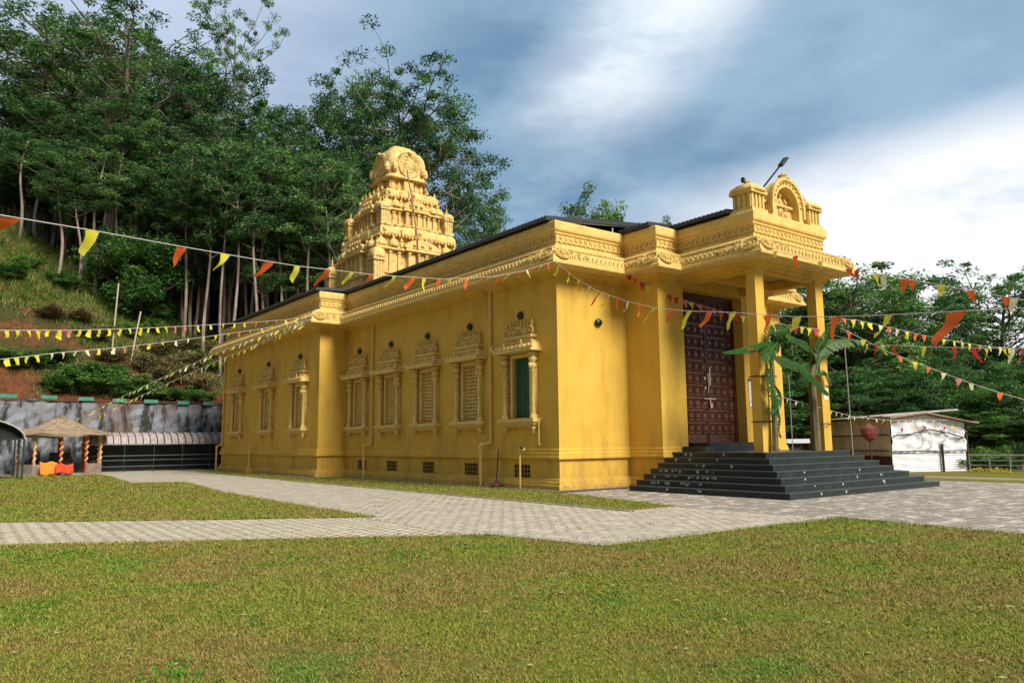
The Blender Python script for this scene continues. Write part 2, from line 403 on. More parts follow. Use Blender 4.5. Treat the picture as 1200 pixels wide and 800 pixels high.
def sheet(name, pts, z, m, jit=0.0, kind='structure'):
    P = rough_poly(pts, jit) if jit else pts
    from mathutils.geometry import delaunay_2d_cdt
    n = len(P); V, _, F, *_r = delaunay_2d_cdt([Vector(p) for p in P], [], [list(range(n))], 1, 1e-4)
    me = bpy.data.meshes.new(name); F2 = []
    for f in F:
        a = sum(V[f[i]].x*V[f[(i+1) % len(f)]].y-V[f[(i+1) % len(f)]].x*V[f[i]].y for i in range(len(f))); F2.append(f if a > 0 else f[::-1])
    me.from_pydata([(p.x, p.y, z) for p in V], [], F2); me.materials.append(m); me.update()
    o = bpy.data.objects.new(name, me); col.objects.link(o); tag(o, kind=kind); return o
sheet('path', [(-60, -30), (-8.5, -30), (-8.5, 36.4), (-60, 36.4)], 0, PAVE)
sheet('path', [(-9.0, -9.2), (-8.2, -12.5), (-3.65, -12.5), (-3.65, 36.4), (-9.0, 36.4)], 0.004, PAVE2)
sheet('pavement', [(-3.65, -30), (13.8, -30), (13.8, 0), (14.4, 36.4), (-3.65, 36.4)], 0.0, FORE)
sheet('pavement', [(-3.66, -10.75), (-2.1, -10.6), (-2.1, -6.7), (-3.66, -6.8)], 0.004, PAVE2, .05)
APR = mat('apron_concrete', (.13, .115, .10), .9, var=(.20, .18, .15), vscale=3, bump=.3)
sheet('pavement', [(-.62, -.7), (3.2, -.7), (3.2, .2), (.2, .2), (.2, 15.6), (-1.3, 15.6), (-1.3, 31.4), (-2.15, 31.4), (-2.15, 15.2), (-.62, 15.2)], .03, APR)
NEAR = [(-8.71, -8.21), (-15.5, -4.0), (-60, 23.6), (-60, -45), (-2.3, -45), (-2.3, -14.2), (-1.8, -10.75), (-8.25, -10.55)][::-1]
NEAR = [(-8.71, -8.21), (-15.5, -4.0), (-60, 23.6), (-60, -45), (-2.3, -45), (-2.3, -14.2), (-1.8, -10.7), (-5, -10.6), (-8.25, -10.5)]
LEFT = [(-8.69, -3.89), (-8.75, .57), (-8.5, 8), (-7.6, 16.1), (-9.2, 17.17), (-14.0, 18.74), (-60, 36.3), (-60, 34), (-15.2, .76)]
LEFT = [(-8.69, -3.89), (-8.75, .57), (-8.5, 8), (-7.6, 16.1), (-9.2, 17.17), (-14.0, 18.74), (-50, 30.6), (-50, 25), (-15.2, .76)]
BACK = [(-9.3, 17.95), (-8.5, 27.8), (-8.6, 31), (-60, 31), (-50, 31.5), (-14.2, 19.6)]
BACK = [(-9.3, 17.95), (-8.5, 27.8), (-8.6, 31.2), (-40, 31.2), (-40, 28.1), (-14.2, 19.6)]
STRIP = [(-3.68, -6.75), (-2.1, -6.68), (-.8, -.9), (-.68, 15.1), (-2.25, 15.2), (-2.25, 30), (-3.2, 30), (-3.68, 14)]
sheet('lawn', NEAR, .014, LAWN, .085); sheet('lawn', LEFT, .014, LAWN, .085); sheet('lawn', BACK, .014, LAWN, .085); sheet('lawn', STRIP, .02, LAWN, .05)
# right side: grass, dirt track, grass
sheet('lawn', [(13.8, -40), (15.6, -40), (15.6, 36), (13.8, 36)], .008, LAWN, .07)
sheet('path', [(15.6, -40), (17.2, -40), (17.2, 36), (15.6, 36)], .004, mat('dirt_track', (.34, .27, .17), .9, var=(.22, .17, .09), vscale=1, bump=.3))
sheet('lawn', [(17.2, -40), (60, -40), (60, 36), (17.2, 36)], .008, LAWN, .07)
# edging stones round the near lawn
k = MB()
def edging(mb, pts, w=.09, h=.03):
    for a, b in zip(pts, pts[1:]):
        a, b = Vector(a), Vector(b); n = max(1, int((b-a).length/.6)); ang = math.atan2(b.y-a.y, b.x-a.x)
        for i in range(n):
            c = a+(b-a)*(i+.5)/n; mb.cbox((c.x+rng.uniform(-.01, .01), c.y+rng.uniform(-.01, .01), h/2), ((b-a).length/n/2-.008, w/2, h/2), ang+rng.uniform(-.01, .01))
edging(k, [(-8.76, -8.2), (-8.31, -10.47), (-5, -10.57), (-1.8, -10.66)]); edging(k, [(-3.74, 14), (-3.74, -6.8), (-2.1, -6.74)])
tag(k.build('kerb', mat('kerb_stone', (.38, .35, .27), .9, var=(.26, .25, .17), vscale=4, bump=.4)), kind='structure')

# lawn blades
def in_poly(x, y, poly):
    inside = np.zeros(len(x), bool); n = len(poly)
    for i in range(n):
        x1, y1 = poly[i]; x2, y2 = poly[(i+1) % n]
        c = ((y1 > y) != (y2 > y)) & (x < (x2-x1)*(y-y1)/(y2-y1+1e-12)+x1); inside ^= c
    return inside
def blades_mesh(name, m, X, Y, Z, W, H, seed, lean=.8, curl=False):
    g = np.random.default_rng(seed); n = len(X)
    a = g.uniform(0, 2*np.pi, n); b = a+g.uniform(-1.2, 1.2, n)+np.pi/2
    dx, dy = np.cos(a)*W/2, np.sin(a)*W/2; ln = g.uniform(.1, lean, n)*H
    V = np.empty((n, 3, 3)); V[:, 0] = np.stack([X-dx, Y-dy, Z], 1); V[:, 1] = np.stack([X+dx, Y+dy, Z], 1)
    V[:, 2] = np.stack([X+np.cos(b)*ln, Y+np.sin(b)*ln, Z+H*g.uniform(.5, 1, n)], 1)
    me = bpy.data.meshes.new(name); me.vertices.add(3*n); me.loops.add(3*n); me.polygons.add(n)
    me.vertices.foreach_set('co', V.ravel()); me.loops.foreach_set('vertex_index', np.arange(3*n, dtype=np.int32))
    me.polygons.foreach_set('loop_start', np.arange(0, 3*n, 3, dtype=np.int32)); me.polygons.foreach_set('loop_total', np.full(n, 3, np.int32))
    at = me.attributes.new('rnd', 'FLOAT', 'POINT'); at.data.foreach_set('value', np.repeat(g.random(n), 3))
    me.materials.append(m); me.update(); me.validate()
    o = bpy.data.objects.new(name, me); col.objects.link(o); return o
def lawn_blades():
    g = np.random.default_rng(3); XX, YY, WW, HH = [], [], [], []
    # polar sampling about the standing viewer so that near turf is dense
    n = 620000
    r = 4.2*np.exp(g.random(n)*np.log(56/4.2)); th = R(37.5)+g.uniform(-R(42), R(42), n)
    x = CAM.x+np.sin(th)*r; y = CAM.y+np.cos(th)*r
    ok = in_poly(x, y, NEAR) | in_poly(x, y, LEFT) | in_poly(x, y, STRIP) | in_poly(x, y, BACK)
    x, y, r = x[ok], y[ok], r[ok]
    # thin out at random patches
    t = np.sin(x*1.3+np.sin(y*1.7)*1.5)*np.sin(y*1.1+np.sin(x*.9)*2); keep = g.random(len(x)) < .72+.28*t
    x, y, r = x[keep], y[keep], r[keep]
    ex, ey = [], []
    for poly, m_ in ((NEAR, 9000), (LEFT, 6000), (STRIP, 5000)):
        P = np.array(poly+[poly[0]], float); S_ = np.linalg.norm(np.diff(P, axis=0), axis=1); keep_ = [i for i in range(len(S_)) if abs(P[i][0]) < 22 and abs(P[i+1][0]) < 22 or S_[i] < 25]
        tot = sum(S_[i] for i in keep_)
        for i in keep_:
            k_ = int(m_*S_[i]/tot); t_ = g.random(k_); q = P[i]+(P[i+1]-P[i])*t_[:, None]; q += g.normal(size=q.shape)*(.05+.07*(np.sin(t_*S_[i]*1.7)**2))[:, None]; ex.append(q[:, 0]); ey.append(q[:, 1])
    # tufts in the joints of the front path
    k_ = 5000; px = g.uniform(-17, -3, k_); py = g.uniform(-10.4, 2, k_); jt = np.sin(px*2.1+py)*np.sin(py*2.7-px*.8) > .55; ex.append(px[jt]); ey.append(py[jt])
    ex, ey = np.concatenate(ex), np.concatenate(ey); er = np.hypot(ex-CAM.x, ey-CAM.y); x = np.concatenate([x, ex]); y = np.concatenate([y, ey]); r = np.concatenate([r, er])
    W = .0035+.0011*r; H = (.014+.0016*r)*g.uniform(.6, 1.5, len(x)); H = np.minimum(H, .05)
    o = blades_mesh('lawn_grass', BLADE, x, y, np.full(len(x), .0125), W, H, 5, 1.5)
    tag(o, 'short patchy green and brown turf covering the lawns around the temple', 'grass', kind='stuff')
lawn_blades()

# ------------------------------------------------------------------ the temple
CX = 6.5
BODY = [(0, 0), (3.30, 0), (3.30, -1.55), (9.70, -1.55), (9.70, 0), (12.9, 0), (12.9, 16.05), (14.4, 16.05), (14.4, 31.1), (-1.5, 31.1), (-1.5, 16.05), (0, 16.05)]
EAVE = [(0, 0), (3.30, 0), (3.30, -1.55), (4.48, -1.55), (4.48, -4.70), (8.62, -4.70), (8.62, -1.55), (9.70, -1.55), (9.70, 0), (12.9, 0), (12.9, 16.05), (14.4, 16.05), (14.4, 31.1), (-1.5, 31.1), (-1.5, 16.05), (0, 16.05)]
temple = empty('temple', (CX, 15, 0)); TL = Vector((CX, 15, 0))
tag(temple, 'long yellow Hindu temple with carved eaves, stepped roof tower and columned porch', 'temple')
def tp(mb, name, m, parent=None, smooth=False):
    o = mb.build(name, m, smooth=smooth); o.parent = parent or temple
    o.matrix_parent_inverse = Matrix.Identity(4); o.location = -TL if parent is None else (0, 0, 0)
    return o
WY = [1.93, 5.12, 8.28, 11.47, 14.64]; WYL = [18.35, 22.9, 27.9]
ZT = 7.42; OZ0, OZ1 = 2.43, 4.54
def wall_x(mb, x, y0, y1, z0, z1, holes, depth):     # wall facing -X with reveals
    ys = sorted({y0, y1, *[h[0] for h in holes], *[h[1] for h in holes]}); zs = sorted({z0, z1, *[h[2] for h in holes], *[h[3] for h in holes]})
    for a, b in zip(ys, ys[1:]):
        for c, d in zip(zs, zs[1:]):
            if any(h[0] <= a and b <= h[1] and h[2] <= c and d <= h[3] for h in holes): continue
            mb.add([(x, a, c), (x, b, c), (x, b, d), (x, a, d)], [(0, 3, 2, 1)])
    for h in holes:
        a, b, c, d = h[:4]; X = x+depth
        mb.add([(x, a, c), (x, b, c), (x, b, d), (x, a, d), (X, a, c), (X, b, c), (X, b, d), (X, a, d)], [(0, 1, 5, 4), (1, 2, 6, 5), (2, 3, 7, 6), (3, 0, 4, 7)])
wall = MB()
VENT = (.36, .82)
h1 = [(y-.48, y+.48, OZ0, OZ1) for y in WY]+[(y-.45, y+.45, *VENT) for y in (2.0, 5.14, 8.26, 11.39, 14.32)]
h2 = [(y-.48, y+.48, OZ0, OZ1) for y in WYL]
wall_x(wall, 0, 0, 16.05, 0, ZT, [], 0) if False else None
# the dado vents sit in holes too
def split(holes): return holes
wall_x(wall, 0, 0, 16.05, 1.36, ZT, [h for h in h1 if h[2] > 1], .28); wall_x(wall, -1.5, 16.05, 31.1, 1.36, ZT, h2, .28)
wall_x(wall, 0, 0, 16.05, 0, 1.36, [h for h in h1 if h[2] < 1], .14); wall_x(wall, -1.5, 16.05, 31.1, 0, 1.36, [], 0)
def wq(a, b, z0=0, z1=ZT): wall.add([(a[0], a[1], z0), (b[0], b[1], z0), (b[0], b[1], z1), (a[0], a[1], z1)], [(0, 1, 2, 3)])
DX0, DX1, DZ0, DZ1 = 4.62, 8.05, 1.2, 7.0
wq((0, 0), (3.3, 0)); wq((3.3, 0), (3.3, -1.55)); wq((3.3, -1.55), (DX0, -1.55)); wq((DX1, -1.55), (9.7, -1.55)); wq((9.7, -1.55), (9.7, 0)); wq((9.7, 0), (12.9, 0))
wq((12.9, 0), (12.9, 16.05)); wq((12.9, 16.05), (14.4, 16.05)); wq((14.4, 16.05), (14.4, 31.1)); wq((14.4, 31.1), (-1.5, 31.1)); wq((-1.5, 16.05), (0, 16.05))
wq((DX0, -1.55), (DX1, -1.55), DZ1, ZT)
wq((DX0, -1.55), (DX0, -1.05), 1.2, DZ1); wq((DX1, -1.05), (DX1, -1.55), 1.2, DZ1)
wall.add([(DX0, -1.55, DZ1), (DX1, -1.55, DZ1), (DX1, -1.05, DZ1), (DX0, -1.05, DZ1)], [(0, 3, 2, 1)])
wall.box(-1.45, 16.2, ZT, 14.3, 31.0, ZT+1.0); wall.box(.1, .1, ZT, 12.8, 16.2, ZT+1.0); wall.box(3.4, -1.5, ZT, 9.6, .1, ZT+1.0)
tp(wall, 'wall', YEL)
# plinth
PL = [(0, -.02), (.20, -.02), (.20, .16), (.15, .17), (.13, .27), (.09, .29), (.07, .36), (.0, .38), (.0, 1.0), (.11, 1.02), (.11, 1.10), (.07, 1.12), (.07, 1.2), (.045, 1.26), (.045, 1.33), (.002, 1.37)]
def split_plinth():
    lo = [(d+.004 if d < .01 else d, z) for d, z in PL if z < .5]; hi = [(d+.004 if d < .01 else d, z) for d, z in PL if z > .9]
    a = MB().sweep(BODY, [(0.0, -.02)]+lo[1:-1]+[(.002, .38)]); b = MB().sweep(BODY, [(.002, 1.0)]+hi[1:-1]+[(.002, 1.37)])
    return a, b
a, b = split_plinth(); tp(a, 'plinth_moulding', YEL); tp(b, 'plinth_moulding', YEL)
# eave (kapota) and parapet: the visible perimeter
eave = MB().sweep(EAVE, [(-.3, 7.36), (.70, 7.36), (.83, 7.38), (.84, 7.47), (.80, 7.50), (.74, 7.66), (.62, 7.86), (.46, 8.02), (.28, 8.12), (.14, 8.16), (.03, 8.17)])
tp(eave, 'eave', CREAM)
# stepped moulding under the soffit
tp(MB().sweep(EAVE, [(-.02, 7.12), (.06, 7.12), (.06, 7.22), (.16, 7.26), (.22, 7.358), (-.02, 7.358)]), 'soffit_moulding', YEL)
par = MB().sweep(EAVE, [(.0, 8.168), (.03, 8.172), (.03, 8.26), (.0, 8.28), (.0, 8.60), (.05, 8.64), (.05, 8.70), (.11, 8.74), (.13, 8.80), (.13, 9.02), (.10, 9.07), (-.18, 9.07), (-.18, 8.3)])
tp(par, 'parapet', CREAM)
# carved relief on eave and frieze
def edge_runs(path, keep):
    n = len(path)
    for i in keep:
        a, b = Vector(path[i]), Vector(path[(i+1) % n]); d = (b-a); L_ = d.length; d.normalize(); yield a, b, d, Vector((d.y, -d.x)), L_
VIS = [13, 14, 15, 0, 1, 2, 3, 4, 5, 6, 7, 8]
orn = MB(); fr = MB(); med = MB()
for a, b, d, n, L_ in edge_runs(EAVE, VIS):
    def P(t, o, z): q = a+d*t+n*o; return Vector((q.x, q.y, z))
    ang = math.atan2(d.y, d.x)
    # convex / concave end shift is ignored: runs stop short of the corners
    t = -.5 if L_ > 2 else .0
    while t < L_-.0:
        q = P(t, .575, 7.925); orn.cbox(q, (.042, .05, .032), ang)
        t += .115
    t = .02
    while t < L_-.05:       # small leaves hanging on the lower eave
        q = P(t, .765, 7.635); orn.cbox(q, (.075, .035, .10), ang, .45); orn.cbox(P(t+.1, .68, 7.78), (.035, .035, .035), ang+.78, .3); t += .20
    t = .1
    while t < L_-.05:       # frieze: running scroll
        q = P(t, .018, 8.44); fr.cbox(q, (.085, .03, .085), ang, .5)
        fr.cbox(P(t+.115, .012, 8.37), (.03, .03, .05), ang); fr.cbox(P(t+.115, .012, 8.52), (.03, .03, .05), ang)
        t += .23
    fr.add([P(0, .004, 8.31), P(L_, .004, 8.31), P(L_, .024, 8.335), P(0, .024, 8.335)], [(0, 1, 2, 3)])
tp(orn, 'eave_carving', ORN)['kind'] = 'stuff'; tp(fr, 'frieze_carving', ORN)['kind'] = 'stuff'
def medallion(c, n, tilt=.0):
    n = Vector(n).normalized(); z = Vector((0, 0, 1)); z = (z-n*z.dot(n)).normalized(); x = z.cross(n)
    for rr, rad in ((.30, .045), (.17, .035)):
        med.tube([Vector(c)+(x*math.cos(t)+z*math.sin(t)*.75)*rr for t in [i*math.pi/8 for i in range(17)]], rad, 5, False)
    med.lathe(Vector(c), [(.0, -.08), (.09, -.04), (.09, .04), (0, .08)], 6)
for (x, y, sx, sy) in ((0, 0, -1, -1), (3.3, -1.55, -1, -1), (4.48, -4.7, -1, -1), (8.62, -4.7, 1, -1), (-1.5, 16.05, -1, -1), (9.7, -1.55, 1, -1), (12.9, 0, 1, -1)):
    med = MB()
    for dx, dy, nn in ((-sx*(-.35), sy*.72, (0, sy*1, .7)), (sx*.72, -sy*(-.35), (sx*1, 0, .7))):
        medallion((x+dx, y+dy, 7.76), nn)
        for kk in range(3):
            o = .34*(kk+1)+.1
            if nn[0] == 0: med.cbox((x+dx-sx*o, y+dy, 7.74), (.1, .06, .12-.03*kk), .5, .3)
            else: med.cbox((x+dx, y+dy-sy*o, 7.74), (.06, .1, .12-.03*kk), .5, .3)
    tp(med, 'corner_medallion', ORN)
# roofs : low gables of dark corrugated sheet
def gable(mb, x0, x1, y0, y1, ze, zr, th=.10, pitch=.18):
    xm = (x0+x1)/2; n = int((y1-y0)/pitch)
    for i in range(n):
        ya, yb = y0+(y1-y0)*i/n, y0+(y1-y0)*(i+.55)/n; yc = y0+(y1-y0)*(i+1)/n; hh = .045
        for (p, q, h) in ((ya, yb, hh), (yb, yc, 0)):
            for xa, xb, za, zb in ((x0, xm, ze, zr), (xm, x1, zr, ze)):
                mb.add([(xa, p, za+h), (xb, p, zb+h), (xb, q, zb+h), (xa, q, za+h), (xa, p, za-th), (xb, p, zb-th), (xb, q, zb-th), (xa, q, za-th)],
                       [(0, 1, 2, 3), (7, 6, 5, 4), (0, 4, 5, 1), (2, 6, 7, 3), (0, 3, 7, 4), (1, 5, 6, 2)])
r_ = MB(); gable(r_, -.30, 13.2, .15, 16.2, 9.20, 9.95); tp(r_, 'roof', ROOF)
r_ = MB(); gable(r_, -1.80, 14.7, 15.95, 31.3, 9.20, 9.75); tp(r_, 'roof', ROOF)
r_ = MB(); gable(r_, 4.2, 8.9, -3.9, .1, 9.22, 9.5); tp(r_, 'roof', ROOF)
r_ = MB(); gable(r_, 3.05, 9.95, -1.45, .12, 9.18, 9.42); tp(r_, 'roof', ROOF)
# black box as painted shade under the gable end, with white purlins
rv = MB(); rv.box(.3, .6, 8.6, 12.6, 15.8, 9.08); tp(rv, 'roof_void_shade', DARK)
pz = MB()
for x in (1.6, 3.0, 4.4): pz.box(x-.03, .24, 8.9, x+.03, .3, 9.2+.11*x-.16)
pz.tube([(0, .2, 9.12), (6.44, .2, 9.82)], .025, 4); tp(pz, 'roof_strut', mat('grey_steel', (.35, .36, .38), .5, metal=.3))

# windows
def window(yc, x0, shutter=False):
    root = empty('window'); root.parent = temple; root.location = Vector((x0, yc, 0))-TL
    def wp(mb, name, m, smooth=False):
        o = mb.build(name, m, root, smooth); return o
    f = MB(); f.box(.281, -.6, 2.3, .35, .6, 4.7); wp(f, 'dark_interior', DARK)
    f = MB()      # flat surround
    for y0, y1, z0, z1 in ((-.60, -.48, OZ0, OZ1+.12), (.48, .60, OZ0, OZ1+.12), (-.48, .48, OZ1, OZ1+.12)): f.box(-.07, y0, z0, .0, y1, z1)
    wp(f, 'frame', CREAM)
    for sy in (-1, 1):   # turned colonnette with bracket capital and pendant
        c = MB(); X, Y = -.16, sy*.80
        c.lathe((X, Y, 0), [(.02, 1.86), (.045, 1.92), (.03, 1.97), (.09, 2.03), (.10, 2.10), (.06, 2.14), (.06, 2.2), (.13, 2.3), (.14, 2.42), (.12, 2.5), (.085, 2.55), (.075, 2.62), (.09, 2.7), (.085, 2.74),
                            (.07, 2.78), (.078, 3.5), (.07, 3.98), (.10, 4.02), (.07, 4.06), (.12, 4.12), (.155, 4.20), (.10, 4.26), (.07, 4.30), (.13, 4.36), (.16, 4.44), (.10, 4.50), (.09, 4.6)], 10)
        c.cbox((X, Y, 4.63), (.15, .15, .05)); c.cbox((-.12, Y, 4.5), (.12, .06, .14)); c.cbox((-.06, Y, 2.36), (.07, .07, .16)); c.cbox((-.04, Y, 3.4), (.05, .05, .9))
        for kq in range(9): c.cbox((X+.02, Y-sy*.10, 2.85+.13*kq), (.03, .03, .04), .7)
        c.cbox((X-.12, Y-.0, 4.2), (.05, .05, .09), .78)
        wp(c, 'colonnette', CREAM, True)
    s = MB(); s.box(-.36, -1.02, 2.27, 0, 1.02, 2.39); s.box(-.28, -.95, 2.18, 0, .95, 2.268); s.box(-.17, -.86, 2.10, 0, .86, 2.178); wp(s, 'sill', CREAM)
    c = MB()     # chajja: sloped canopy with acroteria, stepped slabs
    c.add([(-.50, -1.12, 4.70), (-.50, 1.12, 4.70), (0, 1.12, 4.70), (0, -1.12, 4.70), (-.50, -1.12, 4.84), (-.50, 1.12, 4.84), (-.26, .98, 5.0), (-.26, -.98, 5.0), (0, .98, 5.02), (0, -.98, 5.02)],
          [(0, 1, 2, 3), (0, 4, 5, 1), (4, 7, 6, 5), (7, 9, 8, 6), (1, 5, 6, 8, 2), (0, 3, 9, 7, 4)])
    for q in range(9): c.cbox((-.47, -.92+.23*q, 4.89), (.035, .05, .05), 0, .4)
    for sy in (-1, 1):
        c.tube([(-.46, sy*1.05, 4.8), (-.5, sy*1.16, 4.86), (-.48, sy*1.20, 4.98), (-.46, sy*1.12, 5.04)], [.06, .055, .04, .02], 6)
        c.tube([(-.4, sy*.5, 4.9), (-.44, sy*.52, 5.03), (-.42, sy*.46, 5.12)], [.05, .04, .02], 5)
    c.box(-.24, -.86, 5.021, 0, .86, 5.10); c.box(-.20, -.74, 5.101, 0, .74, 5.20); c.box(-.27, -.84, 5.201, 0, .84, 5.29)
    wp(c, 'canopy', CREAM)
    p = MB()     # crest with scrolls, arch and spikes
    p.box(-.12, -.72, 5.291, 0, .72, 5.58)
    for y_, r0 in ((-.66, .15), (-.36, .11), (0, .17), (.36, .11), (.66, .15)):
        p.tube([Vector((-.15, y_+math.cos(t)*r0, 5.44+math.sin(t)*r0)) for t in [i*math.pi/5 for i in range(11)]], .05, 5, False)
        p.lathe((-.16, y_, 5.44), [(0, -.07), (.06, -.03), (.06, .03), (0, .07)], 6)
    p.box(-.15, -.58, 5.60, -.02, .58, 5.66)
    for q in range(6):
        y_ = -.5+.2*q; p.lathe((-.10, y_, 5.66), [(.055, 0), (.06, .06), (.03, .10), (.045, .14), (.01, .24)], 6)
    for sy in (-1, 1): p.tube([(-.1, sy*.66, 5.55), (-.12, sy*.74, 5.7), (-.1, sy*.70, 5.86)], [.08, .06, .02], 6)
    wp(p, 'crest', ORN)
    if shutter:
        g = MB(); g.box(.12, -.48, OZ0, .16, .48, OZ1)
        for q in range(4): g.box(.10, -.46+.235*q, OZ0+.03, .121, -.46+.235*q+.215, OZ1-.03)
        wp(g, 'shutter', GREENP)
    else:
        g = MB(); nx, nz = 6, 15; hw = .48
        for i in range(nx+1): y_ = -hw+2*hw*i/nx; g.box(.06, y_-.022, OZ0, .12, y_+.022, OZ1)
        for j in range(nz+1): z_ = OZ0+(OZ1-OZ0)*j/nz; g.box(.062, -hw, z_-.022, .118, hw, z_+.022)
        for i in range(nx):
            for j in range(nz):
                y_ = -hw+2*hw*(i+.5)/nx; z_ = OZ0+(OZ1-OZ0)*(j+.5)/nz; g.cbox((.09, y_+.035*(1 if j % 2 else -1), z_+.02), (.02, .016, .02), 0, .3)
        wp(g, 'lattice', CREAM)
    l = MB(); l.lathe((0, 0, 0), [(.02, 0), (.13, .02), (.15, .07), (.11, .12), (.02, .14)], 12)
    l.tube([(0, 0, .14), (0, 0, .19)], .03, 6)
    l.xform(lambda v: Vector((-v.z, v.x, v.y+6.05))); wp(l, 'wall_lamp', BLK, True)
    return root
for i, y in enumerate(WY):
    w = window(y, 0, i == 0)
    if i == 0: w['label'] = 'window closed by a green shutter'
for y in WYL: window(y, -1.5)
for y in (2.0, 5.14, 8.26, 11.39, 14.32):
    v = MB()
    for i in range(6): v.box(.02, y-.45+.18*i-.022, VENT[0], .06, y-.45+.18*i+.022, VENT[1])
    for j in range(4): v.box(.022, y-.45, VENT[0]+(VENT[1]-VENT[0])*j/3-.02, .058, y+.45, VENT[0]+(VENT[1]-VENT[0])*j/3+.02)
    tp(v, 'vent_grille', mat('vent_ochre', (.25, .15, .03), .8)); v = MB(); v.box(.141, y-.5, .3, .2, y+.5, .9); tp(v, 'vent_shade_panel', DARK)  # black panel stands in for the unlit hollow behind the grille
# front wall lamp
l = MB(); l.lathe((0, 0, 0), [(.02, 0), (.15, .02), (.17, .08), (.12, .13), (.02, .15)], 12).xform(lambda v: Vector((1.87+v.x, -v.z, 5.71+v.y*.8))); tp(l, 'wall_lamp', BLK, smooth=True)

# door
door = empty('door'); door.parent = temple; door.location = Vector((0, 0, 0))-TL
def dp(mb, name, m, smooth=False): return mb.build(name, m, door, smooth)
d = MB(); d.box(DX0, -1.05, 1.2, DX1, -.98, DZ1); dp(d, 'door_backing', WOODD)
f = MB(); f.box(DX0+.002, -1.14, 1.5, DX0+.14, -1.051, DZ1-.002); f.box(DX1-.14, -1.14, 1.5, DX1-.002, -1.051, DZ1-.002)
f.box(DX0+.14, -1.14, 6.82, DX1-.14, -1.051, DZ1-.002); dp(f, 'door_frame', WOOD)
xm = (DX0+DX1)/2; stud = MB()
for (xa, xb) in ((DX0+.15, xm-.02), (xm+.02, DX1-.15)):
    lf = MB(); lf.box(xa, -1.09, 1.5, xb, -1.052, 6.81); nx, nz = 4, 11; zt = 6.75; w_ = (xb-xa)/nx; h_ = (zt-1.75)/nz
    for i in range(nx):
        for j in range(nz):
            x_ = xa+w_*(i+.5); z_ = 1.78+h_*(j+.5); s_ = MB()
            k0 = len(lf.v)
            lf.add([(x_-w_*.42, -1.091, z_-h_*.42), (x_+w_*.42, -1.091, z_-h_*.42), (x_+w_*.42, -1.091, z_+h_*.42), (x_-w_*.42, -1.091, z_+h_*.42),
                    (x_-w_*.36, -1.135, z_-h_*.36), (x_+w_*.36, -1.135, z_-h_*.36), (x_+w_*.36, -1.135, z_+h_*.36), (x_-w_*.36, -1.135, z_+h_*.36),
                    (x_-w_*.24, -1.10, z_-h_*.24), (x_+w_*.24, -1.10, z_-h_*.24), (x_+w_*.24, -1.10, z_+h_*.24), (x_-w_*.24, -1.10, z_+h_*.24),
                    (x_-w_*.14, -1.13, z_-h_*.14), (x_+w_*.14, -1.13, z_-h_*.14), (x_+w_*.14, -1.13, z_+h_*.14), (x_-w_*.14, -1.13, z_+h_*.14)],
                   [(0, 1, 5, 4), (1, 2, 6, 5), (2, 3, 7, 6), (3, 0, 4, 7), (4, 5, 9, 8), (5, 6, 10, 9), (6, 7, 11, 10), (7, 4, 8, 11), (8, 9, 13, 12), (9, 10, 14, 13), (10, 11, 15, 14), (11, 8, 12, 15), (12, 13, 14, 15)])
            if j < 9: stud.lathe((x_, -1.14, z_), [(0, -.022), (.022, -.01), (.022, .01), (0, .022)], 6)
    lf.box(xm-.06 if xa < xm else xm+.021, -1.13, 1.55, xm-.021 if xa < xm else xm+.06, -1.0905, 6.8)
    dp(lf, 'door_leaf', WOOD)
dp(stud, 'door_studs', BRASS)
bo = MB()
bo.tube([(xm+.10, -1.17, 3.6), (xm+.10, -1.17, 4.25)], .022, 6); bo.tube([(xm-.28, -1.17, 3.1), (xm+.4, -1.17, 3.1)], .024, 6); bo.tube([(xm+.08, -1.17, 3.1), (xm+.08, -1.17, 2.75)], .024, 6)
bo.tube([(xm-.02, -1.17, 3.3), (xm+.0, -1.2, 3.7), (xm-.02, -1.17, 4.05)], .018, 6); bo.cbox((xm+.10, -1.18, 2.85), (.05, .03, .07)); bo.cbox((xm-.2, -1.17, 3.5), (.03, .02, .05)); bo.cbox((xm-.2, -1.17, 3.85), (.03, .02, .05))
dp(bo, 'door_bolt', BRASS)

# porch: columns, beams, ceiling
for x0 in (4.42, 7.96):
    c = MB(); c.box(x0, -4.71, 1.2, x0+.46, -4.36, 7.13); c.box(x0-.02, -4.73, 7.0, x0+.48, -4.34, 7.12)
    tp(c, 'column', YEL)
bm_ = MB(); bm_.box(4.40, -4.69, 6.98, 8.62, -4.38, 7.35) if False else None
for a in ((4.5, -4.66, 8.55, -4.40), (4.50, -4.4, 4.80, -1.56), (8.0, -4.4, 8.42, -1.56), (4.8, -2.9, 8.0, -2.65)):
    bm_.box(a[0], a[1], 7.06, a[2], a[3], 7.355)
tp(bm_, 'porch_beam', YEL)
ce = MB(); ce.box(4.5, -4.65, 7.37, 8.6, -1.3, 7.45); tp(ce, 'porch_ceiling', mat('ceiling_yellow', (.42, .26, .06), .8))
